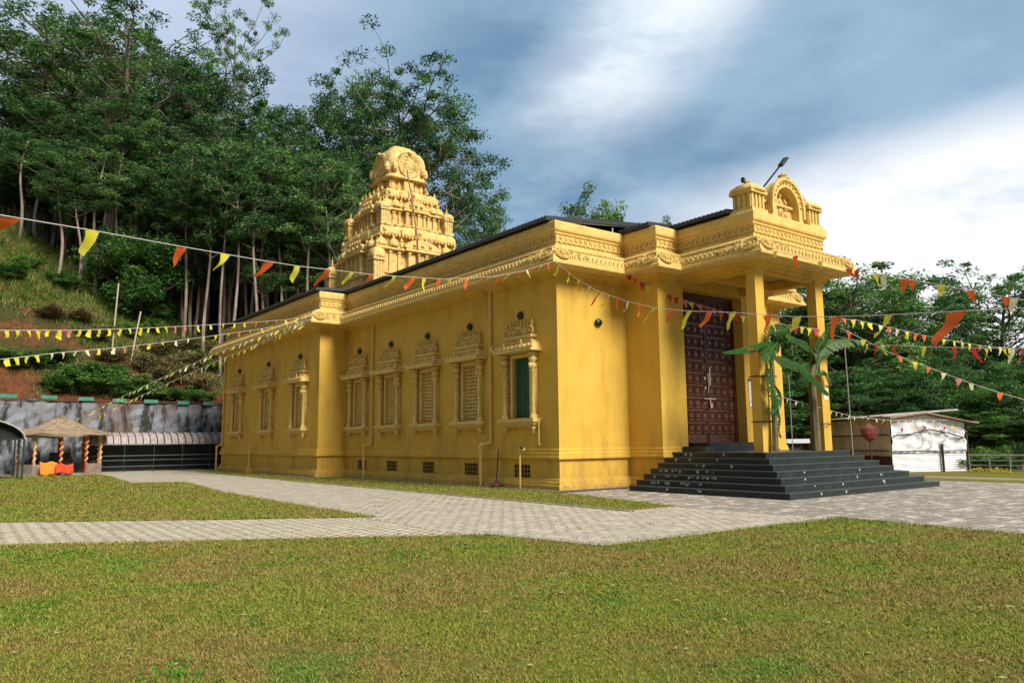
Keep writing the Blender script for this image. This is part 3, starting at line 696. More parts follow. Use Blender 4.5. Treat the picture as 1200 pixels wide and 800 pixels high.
# steps: black granite, treads in a paler tone
st = MB(); se = MB(); wd = MB(); rr = .347
for i in range(7):
    x0 = 1.61+rr*i; x1 = 10.25-.29*i; y0 = -7.36+rr*i; z0, z1 = i*1.2/7, (i+1)*1.2/7
    st.box(x0, y0, z0-.002 if i else -.01, x1, -1.56, z1-.03)
    se.box(x0-.02, y0-.02, z1-.029, x1+.02, -1.559, z1)
    for q in range(rng.choice((1, 2, 4)) if i < 4 else 0):      # chalky drips on the risers
        xx = rng.uniform(x0+.4, x1-.6); hh = rng.uniform(.04, .12); wd.add([(xx, y0-.003, z1-.03), (xx+rng.uniform(.04, .14), y0-.003, z1-.03), (xx+.08, y0-.003, z1-.03-hh), (xx+.02, y0-.003, z1-.03-hh*.8)], [(0, 3, 2, 1)])
    for q in range(12 if i in (1, 2, 3) else 3):
        yy = rng.uniform(-4.6, -2.0)-(.6 if i == 0 else 0); hh = rng.uniform(.04, .11); wd.add([(x0-.003, yy, z1-.03), (x0-.003, yy+rng.uniform(.05, .13), z1-.03), (x0-.003, yy+.09, z1-.03-hh), (x0-.003, yy+.02, z1-.03-hh*.8)], [(0, 1, 2, 3)])
steps = tp(st, 'steps', GRAN)
tp(se, 'step_treads', GRANE); tp(wd, 'step_stains', STAINW)['kind'] = 'stuff'
sl_ = MB(); sl_.box(4.75, -2.35, 1.2, 8.0, -1.06, 1.5, .0); sl_.box(4.2, -2.6, 1.2, 4.749, -1.56, 1.38, .05); sl_.box(8.001, -2.6, 1.2, 8.5, -1.56, 1.38, .05)
tp(sl_, 'threshold', GRAN)

# porch crown: two shrines, barrel vault with arched niche
cr = empty('porch_crown'); cr.parent = temple; cr.location = -TL
def cp(mb, name, m, smooth=False): return mb.build(name, m, cr, smooth)
def kuta(x, y, s, z, h, mb):
    mb.cbox((x, y, z+.06*h), (s*1.1, s*1.1, .06*h)); mb.cbox((x, y, z+.38*h), (s*.82, s*.82, .27*h))
    for a in (-1, -.33, .33, 1):
        for sgn in (-1, 1):
            mb.cbox((x+a*s*.74, y+sgn*s*.85, z+.37*h), (s*.11, s*.1, .25*h)); mb.cbox((x+sgn*s*.85, y+a*s*.74, z+.37*h), (s*.1, s*.11, .25*h))
    mb.cbox((x, y, z+.69*h), (s*1.12, s*1.12, .045*h))
    mb.lathe((x, y, z+.73*h), [(s*1.25, 0), (s*1.3, .04*h), (s*1.22, .13*h), (s*.95, .22*h), (s*.45, .27*h), (s*.2, .29*h)], 16, sq=4.0)
    mb.lathe((x, y, z+1.01*h), [(s*.12, 0), (s*.3, .04*h), (s*.12, .09*h), (s*.22, .13*h), (s*.05, .2*h), (s*.03, .3*h)], 8)
for x in (4.86, 8.24):
    m_ = MB(); kuta(x, -4.32, .40, 9.07, 1.0, m_); cp(m_, 'corner_shrine', CREAM)
CXA = 6.52
cw = MB(); cw.box(5.2, -4.45, 9.07, 7.9, -3.6, 9.6); cw.box(5.15, -4.55, 9.58, 7.95, -3.5, 9.66); cp(cw, 'crown_wall', CREAM)
va = MB()
def arch_ring(mb, ro, ri, y0, y1, zc, leg, n=18):
    P = [(ro, -leg)]+[(ro*math.cos(t), ro*math.sin(t)*1.05) for t in [math.pi*i/n for i in range(n+1)]]+[(-ro, -leg)]
    Q = [(ri, -leg)]+[(ri*math.cos(t), ri*math.sin(t)*1.05) for t in [math.pi*i/n for i in range(n+1)]]+[(-ri, -leg)]
    V = []; 
    for (px, pz), (qx, qz) in zip(P, Q):
        for (ax, az_) in ((px, pz), (qx, qz)):
            V += [(CXA+ax, y0, zc+az_), (CXA+ax, y1, zc+az_)]
    F = []
    for i in range(len(P)-1):
        o = 4*i; F += [(o, o+4, o+6, o+2), (o+1, o+3, o+7, o+5), (o, o+1, o+5, o+4), (o+2, o+6, o+7, o+3)]
    F += [(0, 2, 3, 1), (len(V)-4, len(V)-3, len(V)-1, len(V)-2)]
    mb.add(V, F)
arch_ring(va, .93, .67, -4.74, -4.40, 9.53, .45); arch_ring(va, .84, .63, -4.40, -3.3, 9.53, .2); arch_ring(va, .99, .88, -4.80, -4.70, 9.53, .3)
va.box(CXA-.62, -4.3, 9.08, CXA+.62, -4.2, 10.2)
for i in range(13):
    t = math.pi*(i+.5)/13; va.lathe((CXA+.81*math.cos(t), -4.77, 9.53+.85*math.sin(t)), [(0, -.05), (.05, 0), (0, .05)], 6)
cp(va, 'niche_arch', CREAM)
va = MB(); va.lathe((CXA, -4.6, 10.49), [(.16, 0), (.24, .05), (.12, .12), (.17, .2), (.05, .27), (.02, .32)], 10); cp(va, 'finial', RUST if False else ORN)
fig = MB()     # standing figure group in relief
def blob(mb, c, rx, ry, rz_, n=8):
    mb.lathe(c, [(max(.001, math.cos(t)), math.sin(t)*rz_) for t in [-math.pi/2+math.pi*i/6 for i in range(7)]], n, sx=rx, sy=ry)
for x, s in ((-.32, .6), (0, .80), (.32, .6)):
    b0 = (CXA+x-.05, -4.42, 9.12)
    fig.tube([(b0[0]-.08*s, b0[1], b0[2]), (b0[0]-.07*s, b0[1]-.03, b0[2]+.35*s), (b0[0]-.03, b0[1], b0[2]+.62*s)], [.06*s, .075*s, .10*s], 7)
    fig.tube([(b0[0]+.09*s, b0[1], b0[2]), (b0[0]+.10*s, b0[1]-.05, b0[2]+.35*s), (b0[0]+.03, b0[1], b0[2]+.62*s)], [.06*s, .075*s, .10*s], 7)
    blob(fig, (b0[0], b0[1]-.02, b0[2]+.78*s), .15*s, .1, .24*s)
    blob(fig, (b0[0], b0[1]-.04, b0[2]+1.08*s), .085*s, .08, .11*s)
    fig.lathe((b0[0], b0[1]-.02, b0[2]+1.14*s), [(.10*s, 0), (.08*s, .08*s), (.03, .2*s), (.01, .24*s)], 8)
    for sg in (-1, 1): fig.tube([(b0[0]+sg*.13*s, b0[1], b0[2]+.92*s), (b0[0]+sg*.23*s, b0[1]-.05, b0[2]+.72*s), (b0[0]+sg*.12*s, b0[1]-.12, b0[2]+.68*s)], [.05*s, .042*s, .035*s], 6)
cp(fig, 'relief_figures', ORN, True)

# ------------------------------------------------------------------ stepped tower
TC = (6.44, 22.7)
tw = empty('tower'); tw.parent = temple; tw.location = -TL
def twp(mb, name, m=TOW, smooth=False): return mb.build(name, m, tw, smooth)
def sqpath(w): return [(TC[0]-w, TC[1]-w), (TC[0]+w, TC[1]-w), (TC[0]+w, TC[1]+w), (TC[0]-w, TC[1]+w)]
def bays(w, kc, pr):    # square with projecting centre bay (kc half-width, pr projection)
    out = []
    for q in range(4):
        a = q*math.pi/2; c, s = math.cos(a), math.sin(a)
        for x, y in ((-w, -w), (-kc, -w), (-kc, -w-pr), (kc, -w-pr), (kc, -w)):
            out.append((TC[0]+x*c-y*s, TC[1]+x*s+y*c))
    return out
def rot4(fn):
    for q in range(4):
        a = q*math.pi/2; c, s = math.cos(a), math.sin(a)
        fn(lambda x, y: (TC[0]+x*c-y*s, TC[1]+x*s+y*c), a)
def tier(z0, w, zp0, zp1, zr1, zs1, ws, ks):
    b = MB(); b.sweep(bays(w, w*.36, .22), [(-w*.6, z0), (.14, z0), (.14, z0+.12), (.05, z0+.16), (.05, zp0-.12), (.16, zp0-.1), (.16, zp0), (-.04, zp0+.01), (-.04, zp1), (-w*.6, zp1)])
    twp(b, 'tier_base')
    p = MB()
    def pil(T, a):
        n = 9
        for i in range(n+1):
            x = -w+.12+(2*w-.24)*i/n
            pr = .22 if abs(x) < w*.36 else 0
            X, Y = T(x, -w-pr+.0); p.cbox((X, Y, (zp0+zp1)/2), (.07, .075, (zp1-zp0)/2), a); 
            X, Y = T(x, -w-pr-.03); p.cbox((X, Y, zp1-.10), (.10, .09, .05), a); p.cbox((X, Y, zp0+.08), (.10, .09, .06), a)
    rot4(pil); twp(p, 'pilasters')
    c = MB(); c.sweep(bays(w, w*.36, .22), [(-w*.6, zp1), (.12, zp1), (.22, zp1+.03), (.22, zp1+.12), (.10, zp1+.2), (.02, zp1+.24), (-w*.6, zp1+.24)])
    twp(c, 'cornice')
    r = MB(); zr0 = zp1+.24; H = zr1-zr0
    r.cbox((TC[0], TC[1], (zr0+zr1)/2), (w*.84, w*.84, H/2))
    def roofs(T, a):
        for x, s in ((-w*.66, .26), (w*.66, .26), (-w*.93, .30)):
            X, Y = T(x, -w*.93 if abs(x) > w*.9 else -w+.0)
            r.lathe((X, Y, zr0), [(s*1.05, 0), (s*1.15, H*.12), (s*1.05, H*.35), (s*.7, H*.55), (s*.25, H*.66), (s*.3, H*.74), (s*.06, H*1.0)], 12, rz=a, sq=3.5)
        # centre barrel roof with gable faces
        hw = w*.40; n = 8; P0 = len(r.v); Y0, Y1 = -w-.30, -w*.7
        prof = [(hw*1.05, 0), (hw*1.08, H*.15)]+[(hw*math.cos(t), H*.15+H*.6*math.sin(t)) for t in [math.pi*i/n for i in range(1, n)]]+[(-hw*1.08, H*.15), (-hw*1.05, 0)]
        V = []
        for x, z in prof:
            for y in (Y0, Y1): X, Y = T(x, y); V.append((X, Y, zr0+z))
        m = len(prof); F = [(2*i, 2*i+1, 2*i+3, 2*i+2) for i in range(m-1)]+[tuple(range(0, 2*m, 2)), tuple(range(1, 2*m, 2))[::-1]]
        r.add(V, F)
        for i in range(5):
            X, Y = T(-hw*.6+hw*.3*i, Y0+.08); r.lathe((X, Y, zr0+H*.68), [(.05, 0), (.07, H*.08), (.02, H*.28)], 6)
        for x in (-hw*.5, 0, hw*.5):
            X, Y = T(x, Y0-.02); r.lathe((X, Y, zr0+H*.28), [(0, -.11), (.10, -.05), (.12, .02), (.06, .1), (0, .13)], 8)
        for x in (-w*.48, w*.48): X, Y = T(x, -w-.08); r.lathe((X, Y, zr0), [(.10, 0), (.13, H*.2), (.08, H*.4), (.1, H*.5), (.02, H*.75)], 8)
    rot4(roofs); twp(r, 'shrine_roofs')
    s = MB(); s.sweep(bays(ws-.18, ws*.4, .1), [(-ws*.6, zr1), (.0, zr1), (.18, zr1+.02), (.21, zr1+.12), (.17, zr1+(zs1-zr1)*.6), (.06, zs1-.03), (0, zs1), (-ws*.6, zs1)])
    def teeth(T, a):
        n = int(2*ws/.22)
        for i in range(n):
            X, Y = T(-ws+.1+(2*ws-.2)*i/(n-1), -ws-.0); s.cbox((X, Y, zr1-.03), (.05, .09, .05), a)
        for x in (-ws*.9, -ws*.45, 0, ws*.45):
            X, Y = T(x, -ws-.02-(0.1 if abs(x) < ws*.4 else 0)); s.lathe((X, Y, zr1+(zs1-zr1)*.5), [(0, -.14), (.12, -.08), (.13, .04), (.07, .12), (0, .2)], 8)
        for x in (-ws*.85, -ws*.6, -ws*.3, 0, ws*.3, ws*.6): X, Y = T(x, -ws+.08); s.lathe((X, Y, zs1), [(.07, 0), (.1, .07), (.05, .14), (.06, .18), (.01, .28)], 6)
    rot4(teeth); twp(s, 'tier_slab')
tier(9.2, 2.75, 11.55, 12.85, 13.85, 14.45, 2.62, 3.0)
tier(14.45, 1.95, 14.72, 15.55, 16.5, 17.05, 1.82, 2.2)
for sx in (-1, 1):
    for sy in (-1, 1): kk = MB(); kuta(TC[0]+sx*2.22, TC[1]+sy*2.22, .30, 14.45, 1.45, kk); twp(kk, 'corner_shrine')
for sx in (-1, 1):
    for sy in (-1, 1): kk = MB(); kuta(TC[0]+sx*3.05, TC[1]+sy*3.05, .36, 10.6, 2.2, kk); twp(kk, 'corner_shrine')
b = MB(); b.sweep(sqpath(3.25), [(-1, 9.3), (.05, 9.3), (.05, 10.2), (.12, 10.3), (.12, 10.5), (-.5, 10.6), (-1, 10.6)]); twp(b, 'tower_base')
nk = MB(); nk.cbox((TC[0], TC[1], 17.5), (1.08, 1.08, .5))
def npil(T, a):
    for i in range(6):
        X, Y = T(-1.0+.4*i, -1.1); nk.cbox((X, Y, 17.5), (.07, .06, .45), a)
    for x in (-1.25, 1.25): X, Y = T(x, -1.25); nk.lathe((X, Y, 17.05), [(.12, 0), (.16, .15), (.1, .3), (.13, .4), (.08, .5), (.02, .7)], 8)
    X, Y = T(0, -1.2); nk.cbox((X, Y, 17.45), (.34, .12, .42), a)
rot4(npil); twp(nk, 'neck')
dm = MB(); dm.lathe((TC[0], TC[1], 0), [(1.1, 17.92), (1.44, 17.9), (1.50, 17.98), (1.38, 18.08), (1.28, 18.25), (1.34, 18.6), (1.36, 19.1), (1.28, 19.5), (1.1, 19.82), (.88, 20.0), (.84, 20.12), (.66, 20.16), (.62, 20.3), (.3, 20.36), (.05, 20.38)], 56, sq=7)
for q in range(-3, 4): dm.tube([(TC[0]+q*.2, TC[1]-.85, 20.08), (TC[0]+q*.2, TC[1], 20.34), (TC[0]+q*.2, TC[1]+.85, 20.08)], .05, 5)
twp(dm, 'dome', TOW, True)
nz = MB()
def nas(T, a):
    for (rad, y, w_) in ((.72, -1.34, .075), ):
        X, Y = T(0, y); C_ = Vector((X, Y, 18.85)); ax = Vector((math.cos(a), math.sin(a), 0))
        nz.tube([C_+(ax*math.cos(t)+Vector((0, 0, 1))*math.sin(t))*rad for t in [2*math.pi*i/18 for i in range(19)]], w_, 6, False)
    V0 = [C_+(ax*math.cos(t)+Vector((0, 0, 1))*math.sin(t))*.74 for t in [2*math.pi*i/18 for i in range(18)]]
    nz.add(V0, [tuple(range(18))]); V1 = [v+Vector((TC[0]-X, TC[1]-Y, 0))*.35 for v in V0]
    nz.add(V0+V1, [(i, (i+1) % 18, (i+1) % 18+18, i+18) for i in range(18)])
    rb = random.Random(5)
    for i in range(46):
        t = rb.uniform(0, 6.28); rr_ = .62*math.sqrt(rb.random()); q = C_+(ax*math.cos(t)+Vector((0, 0, 1))*math.sin(t))*rr_; k_ = rb.uniform(.04, .085); nz.lathe(q, [(0, -k_), (k_, -k_*.3), (k_, k_*.3), (0, k_*1.3)], 6)
    for i in range(16):
        t = math.pi*i/15; q = C_+(ax*math.cos(t)+Vector((0, 0, 1))*math.sin(t))*.84; nz.lathe(q, [(0, -.09), (.085, 0), (0, .12)], 5)
    X, Y = T(0, -1.4); nz.lathe((X, Y, 19.6), [(.12, 0), (.16, .08), (.08, .16), (.02, .26)], 8)
    for x in (-1, 1):    # rounded ribs on the dome corners
        X, Y = T(x*1.0, -1.36); nz.lathe((X, Y, 18.6), [(.0, -.3), (.16, -.18), (.2, .05), (.12, .3), (0, .42)], 8)
rot4(nas); twp(nz, 'arch_medallions', TOW)
cb = MB(); cb.tube([(TC[0]-.35, TC[1]-1.7, 18.4), (TC[0]-.3, TC[1]-2.1, 16.9), (TC[0]-.35, TC[1]-2.35, 16.4), (TC[0]-.25, TC[1]-2.7, 14.4), (TC[0]-.4, TC[1]-3.1, 13.8), (TC[0]-.25, TC[1]-3.2, 9.6)], .045, 5)
twp(cb, 'hanging_cable', mat('red_brown_cable', (.22, .08, .04), .7))

# ------------------------------------------------------------------ pipes on the side wall (parts of the temple)
def pipe(pts, r=.055):
    m_ = MB(); m_.tube(pts, r, 8)
    for p in pts[1:-1]: m_.lathe((p[0], p[1], p[2]-.06), [(r*1.2, 0), (r*1.35, .02), (r*1.35, .10), (r*1.2, .12)], 8)
    return m_
for x0, y in ((0, 13.21), (0, 3.72)):
    m_ = pipe([(x0-.09, y, 7.35), (x0-.09, y, 1.62), (x0-.12, y+.05, 1.58), (x0-.26, y+.38, 1.5), (x0-.26, y+.42, 1.42), (x0-.26, y+.42, .03)]); m_.cbox((x0-.05, y, 4.2), (.06, .08, .03)); m_.cbox((x0-.05, y, 5.6), (.06, .08, .03)); tp(m_, 'downpipe', PIPE)
tp(pipe([(-1.6, 30.7, 7.35), (-1.6, 30.7, 1.7), (-1.63, 30.8, 1.62), (-1.76, 31.2, 1.5), (-1.76, 31.25, 1.4), (-1.76, 31.25, .03)]), 'downpipe', PIPE)
tp(pipe([(-1.5, 24.6, 1.5), (-1.8, 24.9, 1.46), (-1.8, 25.0, .04)]), 'waste_pipe', PIPE); b = MB(); b.box(-2.1, 24.5, .03, -1.71, 25.5, .3, .02); tp(b, 'gully_box', YEL)
b = MB(); b.tube([(-.02, .9, 1.5), (-.12, .9, 1.5), (-.12, .9, 2.35), (-.02, .9, 2.35)], .03, 6); tp(b, 'conduit', PIPE)
b = MB(); b.tube([(-.28, 1.75, .03), (-.28, 1.75, 1.32), (-.28, 1.6, 1.36)], .035, 6); b.cbox((-.28, 1.62, 1.36), (.06, .10, .05)); tp(b, 'standpipe', PIPE)

# ------------------------------------------------------------------ small things by the wall
br = empty('broom', (-.42, 2.95, 0)); tag(br, 'dark long handled broom with a red base leaning beside the downpipe', 'broom')
b = MB(); b.tube([(0, 0, .18), (.12, .02, 1.35)], .022, 6); b.build('handle', BLK, br)
b = MB(); b.lathe((0, 0, .03), [(.17, 0), (.19, .05), (.14, .12), (.05, .2), (.03, .24)], 10); b.build('brush', RUST, br)
b = MB(); b.lathe((-.33, 1.56, 1.36), [(.0, -.01), (.05, 0), (.07, .05), (.05, .09), (0, .1)], 8)
tag(b.build('water_tap', mat('dark_green_tap', (.02, .06, .05), .4), smooth=True), 'small dark green tap on the standpipe near the temple corner', 'tap')

# paper notices
def notice(loc, w, h, label):
    o = empty('notice', loc); tag(o, label, 'notice')
    b = MB(); b.box(-w/2, -.012, 0, w/2, -.002, h); b.build('sheet', PAPER, o)
    b = MB()
    n = int(h/.09)
    for i in range(n):
        z = h-.06-i*.085; x = -w*.4
        while x < w*.36:
            l_ = rng.uniform(.03, .09); b.box(x, -.016, z-.018, min(x+l_, w*.4), -.0125, z+.012); x += l_+.025
    b.build('printed_lines', mat('faded_ink', (.22, .24, .30), .8), o)
    return o, h
o, h = notice((8.48, -1.56, 2.85), .46, .95, 'tall white printed notice on the pillar right of the temple door')
b = MB(); b.box(-.24, -.02, .95, .24, -.002, 1.05); b.build('header_strip', mat('dark_header', (.03, .03, .06), .6), o)
notice((8.19, -4.715, 2.95), .24, .38, 'small white paper notice on the right porch column')

# street lamp arm on the porch roof
o = empty('roof_lamp', (7.85, -2.6, 9.4)); tag(o, 'black slim lamp on a slanted pole above the porch roof', 'lamp')
b = MB(); b.tube([(0, 0, 0), (0, 0, 1.2), (.12, 0, 1.45), (1.55, -.1, 2.85)], .04, 6); b.build('pole', BLK, o)
b = MB(); b.cbox((0, 0, 0), (.34, .12, .05), 0, .25); b.xform(lambda v: Vector((1.75+v.x*.72-v.z*.69, -.12+v.y, 3.06+v.x*.69+v.z*.72))); b.build('lamp_head', BLK, o)
for i, (dx, dy, lab) in enumerate(((-.28, -.1, 'small black floodlight clamped left of the finial on the porch corner shrine'), (.32, .1, 'small black floodlight clamped right of the finial on the porch corner shrine'))):
    o = empty('floodlight', (4.86+dx, -4.32+dy, 9.95)); tag(o, lab, 'floodlight')
    b = MB(); b.tube([(0, 0, -.1), (0, 0, .12)], .02, 5); b.tube([(0, 0, .12), (.1*(-1 if i == 0 else 1), 0, .17)], .02, 5); b.build('bracket', BLK, o)
    b = MB(); b.cbox((.13*(-1 if i == 0 else 1), -.03, .2), (.10, .06, .07), .4, .1); b.build('lamp_head', BLK, o)
# ------------------------------------------------------------------ retaining wall, guard rail
sk_ = MB().add([(-150, 36.95, -1), (120, 36.95, -1), (120, 36.95, 4.4), (-150, 36.95, 4.4)], [(0, 1, 2, 3)])
WALLM = mat('weathered_rubble_wall', (.21, .22, .245), .95, var=(.028, .026, .022), vscale=1.9, bump=1.0, bscale=3, stretch=(1, 1, .3), lo=.44, hi=.58, detail=8, stain=(.13, .06, .022), sscale=.22, samount=1.0)
def rubble_wall(x0, x1, y, z1):
    mb = MB(); nx, nz = int((x1-x0)/.45), 11
    V = []; r_ = random.Random(3)
    for j in range(nz+1):
        for i in range(nx+1):
            V.append((x0+(x1-x0)*i/nx, y+(z1*(j/nz))*.06+r_.uniform(-.09, .09), z1*j/nz+(r_.uniform(-.12, .12) if j == nz else 0)))
    mb.add(V, [(j*(nx+1)+i, j*(nx+1)+i+1, (j+1)*(nx+1)+i+1, (j+1)*(nx+1)+i) for j in range(nz) for i in range(nx)])
    k = len(V); mb.add([(x0, y+.9, z1-.1), (x1, y+.9, z1-.1), (x1, y+.2, z1-.02), (x0, y+.2, z1-.02)], [(0, 3, 2, 1)])
    mb.add([(x0, y, -.02), (x1, y, -.02), (x1, y+.9, -.02), (x0, y+.9, -.02), (x0, y+.9, z1-.1), (x1, y+.9, z1-.1)], [(3, 2, 5, 4)])
    return mb
o = rubble_wall(-60, 40, 36.3, 4.45).build('retaining_wall', WALLM)
tag(o, 'tall stained rubble retaining wall at the foot of the hillside', 'wall')
gr = empty('guard_rail', (0, 36.45, 4.4)); tag(gr, 'green and rust guard rail running along the top of the retaining wall', 'guard rail')
GRN = mat('green_rail_paint', (.03, .16, .09), .6, var=(.05, .24, .15), vscale=3)
for i, (u0, u1, v) in enumerate(((0, 20, 463.5), (48, 67, 465), (92, 110, 467), (132, 149, 469), (169, 185, 470), (207, 222, 471.5), (238, 250, 472.5), (-45, -26, 462))):
    d0, d1 = ray(u0, v), ray(u1, v); t0 = (36.45-CAM.y)/d0.y; t1 = (36.45-CAM.y)/d1.y; p0 = CAM+d0*t0; p1 = CAM+d1*t1
    b = MB(); b.box(p0.x, -.03, p0.z-4.4-.12, p1.x, .03, p0.z-4.4+.12); b.build('rail_panel', GRN, gr)
b = MB(); b.tube([(-30, 0, .28), (-8, 0, .16), (2, 0, .08), (12, 0, .0)], .035, 5); b.build('rail', RUST, gr)
for x in range(-30, 12, 3):
    b = MB(); b.box(x-.04, -.03, -.3, x+.04, .03, .3); b.build('post', RUST, gr)

# ------------------------------------------------------------------ covered walkway
wk = empty('covered_walkway', (-5, 34.4, 0)); tag(wk, 'long low walkway with a ribbed barrel roof and dark railing before the retaining wall', 'walkway')
RIB = mat('translucent_ribbed_sheet', (.44, .37, .34), .6, var=(.28, .23, .21), vscale=2.5, stain=(.12, .10, .09), sscale=1.5, samount=.6)
b = MB(); x0, x1, w_ = -8.6, 7.5, 1.15; n = 10; nx = int((x1-x0)/.22)
for i in range(nx):
    xa, xb = x0+(x1-x0)*i/nx, x0+(x1-x0)*(i+1)/nx; rad = w_+(.03 if i % 2 else 0)
    for k in range(n):
        t0, t1 = math.pi*k/n, math.pi*(k+1)/n
        q = [(-5*0+xa+5, -rad*math.cos(t0), 1.72+.72*math.sin(t0)*rad/w_), (xa+5, -rad*math.cos(t1), 1.72+.72*math.sin(t1)*rad/w_), (xb+5, -rad*math.cos(t1), 1.72+.72*math.sin(t1)*rad/w_), (xb+5, -rad*math.cos(t0), 1.72+.72*math.sin(t0)*rad/w_)]
        b.add(q, [(0, 1, 2, 3)])
b.build('roof', RIB, wk)
IRON = mat('dark_green_iron', (.012, .03, .028), .5)
b = MB(); b.tube([(x0+5, -w_, 1.7), (x1+5, -w_, 1.7)], .03, 5); b.tube([(x0+5, w_, 1.7), (x1+5, w_, 1.7)], .03, 5); b.build('roof_beam', mat('light_steel', (.30, .30, .30), .5, metal=.4), wk)
x = x0+.2
while x < x1:
    for y in (-w_, w_):
        b = MB(); b.tube([(x+5, y, 0), (x+5, y, 1.7)], .03, 5); b.build('post', IRON, wk)
    x += 1.7
for z in (.35, .72, 1.0):
    b = MB(); b.tube([(x0+5, -w_-.02, z), (x1+5, -w_-.02, z)], .022, 5); b.build('rail', mat('rail_steel', (.14, .15, .16), .5, metal=.3), wk)
b = MB(); x = x0
while x < x1:
    b.tube([(x+5, -(w_+.05)*math.cos(t), 1.72+.75*math.sin(t)) for t in [math.pi*i/10 for i in range(11)]], .028, 4, False); x += .42
b.build('ribs', mat('dark_rib', (.07, .055, .05), .6), wk)
b = MB(); b.box(x0+5, w_-.05, .0, x1+5, w_, 1.65); b.build('back_panel', mat('dark_backing', (.022, .028, .026), .9, var=(.05, .05, .045), vscale=3), wk)  # plain dark panel closing the back of the walkway

# ------------------------------------------------------------------ round pavilion
GX, GY = -10.25, 32.6
gz = empty('pavilion', (GX, GY, 0)); tag(gz, 'small round pavilion with a pale thatched roof and striped garland posts', 'pavilion')
THATCH = mat('pale_thatch', (.36, .27, .17), .95, var=(.20, .14, .09), vscale=3, bump=1, bscale=8, stretch=(1, 1, 3))
b = MB(); r_ = random.Random(5)
prof = [(2.62, 2.20), (2.66, 2.28), (1.9, 2.52), (1.1, 2.85), (.4, 3.18), (.1, 3.28), (.06, 3.45)]
b.lathe((0, 0, 0), prof, 28)
b.xform(lambda v: Vector((v.x+r_.uniform(-.05, .05), v.y+r_.uniform(-.05, .05), v.z+r_.uniform(-.05, .05)+.06*math.cos(6*math.atan2(v.y, v.x))*(1 if v.z < 2.6 else .3))))
b.build('roof', THATCH, gz)
STR1 = mat('red_garland', (.45, .05, .04), .7); STR2 = mat('yellow_garland', (.75, .50, .10), .7); PINK = mat('pale_post', (.55, .32, .25), .7)
for i in range(10):
    a = 2*math.pi*(i+.35)/10; X, Y = 2.15*math.cos(a), 2.15*math.sin(a)
    b = MB(); b.tube([(X, Y, 0), (X, Y, 2.3)], .06, 6); p_ = b.build('post', STR1 if i % 3 else PINK, gz)
    b = MB(); b.tube([(X+.075*math.cos(t), Y+.075*math.sin(t), .6+1.6*t/30) for t in [k*.75 for k in range(41)]], .035, 4); b.build('garland', STR2, p_)
b = MB()
for i in range(10):
    if i in (7,): continue
    a0, a1 = 2*math.pi*(i+.35)/10, 2*math.pi*(i+1.35)/10
    P = [(r*math.cos(a), r*math.sin(a)) for r, a in ((2.05, a0), (2.25, a0), (2.25, a1), (2.05, a1))]; b.prism([P[0], P[1], P[2], P[3]], 0, .62)
b.build('low_wall', mat('low_wall_render', (.34, .27, .22), .9, var=(.22, .14, .10), vscale=3, bump=.5), gz)
b = MB(); b.lathe((0, 0, 0), [(2.3, 0), (2.3, .06), (.1, .07)], 24); b.build('base', mat('base_concrete', (.3, .28, .25), .9), gz)
b = MB(); b.cbox((0, 0, .75), (.5, .35, .5)); b.build('pedestal', mat('dark_pedestal', (.03, .022, .02), .8), gz)
def cloth(loc, w, h, m, name, label, cat, seed=1, dirx=(1, 0)):
    r_ = random.Random(seed); nx, nz = 7, 6; V = []
    for j in range(nz+1):
        for i in range(nx+1):
            x = w*(i/nx-.5)*(1-.15*j/nz*math.sin(seed)); fold = .07*math.sin(i*1.8+seed)+r_.uniform(-.02, .02)
            V.append((x, -.06-fold*(j/nz) if True else 0, h*(1-j/nz)+.05*math.sin(i*1.3+seed)))
    V += [(x_, y_+.10, z_-.0) for x_, y_, z_ in V]
    n = nx+1; N_ = (nx+1)*(nz+1); F = [(j*n+i, (j+1)*n+i, (j+1)*n+i+1, j*n+i+1) for j in range(nz) for i in range(nx)]
    F += [tuple(q+N_ for q in f)[::-1] for f in F]
    F += [(i, i+1, i+1+N_, i+N_) for i in range(nx)]+[(nz*n+i, nz*n+i+N_, nz*n+i+1+N_, nz*n+i+1) for i in range(nx)]
    F += [(j*n, j*n+N_, (j+1)*n+N_, (j+1)*n) for j in range(nz)]+[(j*n+nx, (j+1)*n+nx, (j+1)*n+nx+N_, j*n+nx+N_) for j in range(nz)]
    o = MB().add(V, F).build(name, m, smooth=True); o.location = loc; tag(o, label, cat); return o
ORG = mat('orange_cloth', (.80, .24, .02), .8); REDC = mat('red_orange_cloth', (.62, .06, .015), .8)
cloth((GX-.8, GY-2.35, .03), .85, .72, ORG, 'cloth', 'bright orange cloth draped over the low wall of the pavilion', 'cloth', 2)
cloth((GX-.05, GY-2.48, .12), .85, .5, REDC, 'cloth', 'red orange cloth hanging beside the orange one on the pavilion wall', 'cloth', 5)

# ------------------------------------------------------------------ arched awning at the far left
aw = empty('awning', (-15.7, 25.8, 0)); tag(aw, 'dark arched awning on thin green posts at the left of the lawn', 'awning')
b = MB(); n = 12; W_ = 3.05
for i in range(n):
    t0, t1 = math.pi*i/n, math.pi*(i+1)/n
    for (ra, z_) in ((W_, 0), ):
        P = [(-W_*math.cos(t), 1.98+1.15*math.sin(t)) for t in (t0, t1)]; Q = [(-(W_-.05)*math.cos(t), 1.98+1.10*math.sin(t)) for t in (t0, t1)]
        y0, y1 = 0, 4.8
        b.add([(P[0][0], y0, P[0][1]), (P[1][0], y0, P[1][1]), (P[1][0], y1, P[1][1]), (P[0][0], y1, P[0][1]), (Q[0][0], y0, Q[0][1]), (Q[1][0], y0, Q[1][1]), (Q[1][0], y1, Q[1][1]), (Q[0][0], y1, Q[0][1])],
              [(0, 1, 2, 3), (7, 6, 5, 4), (0, 4, 5, 1), (2, 6, 7, 3)])
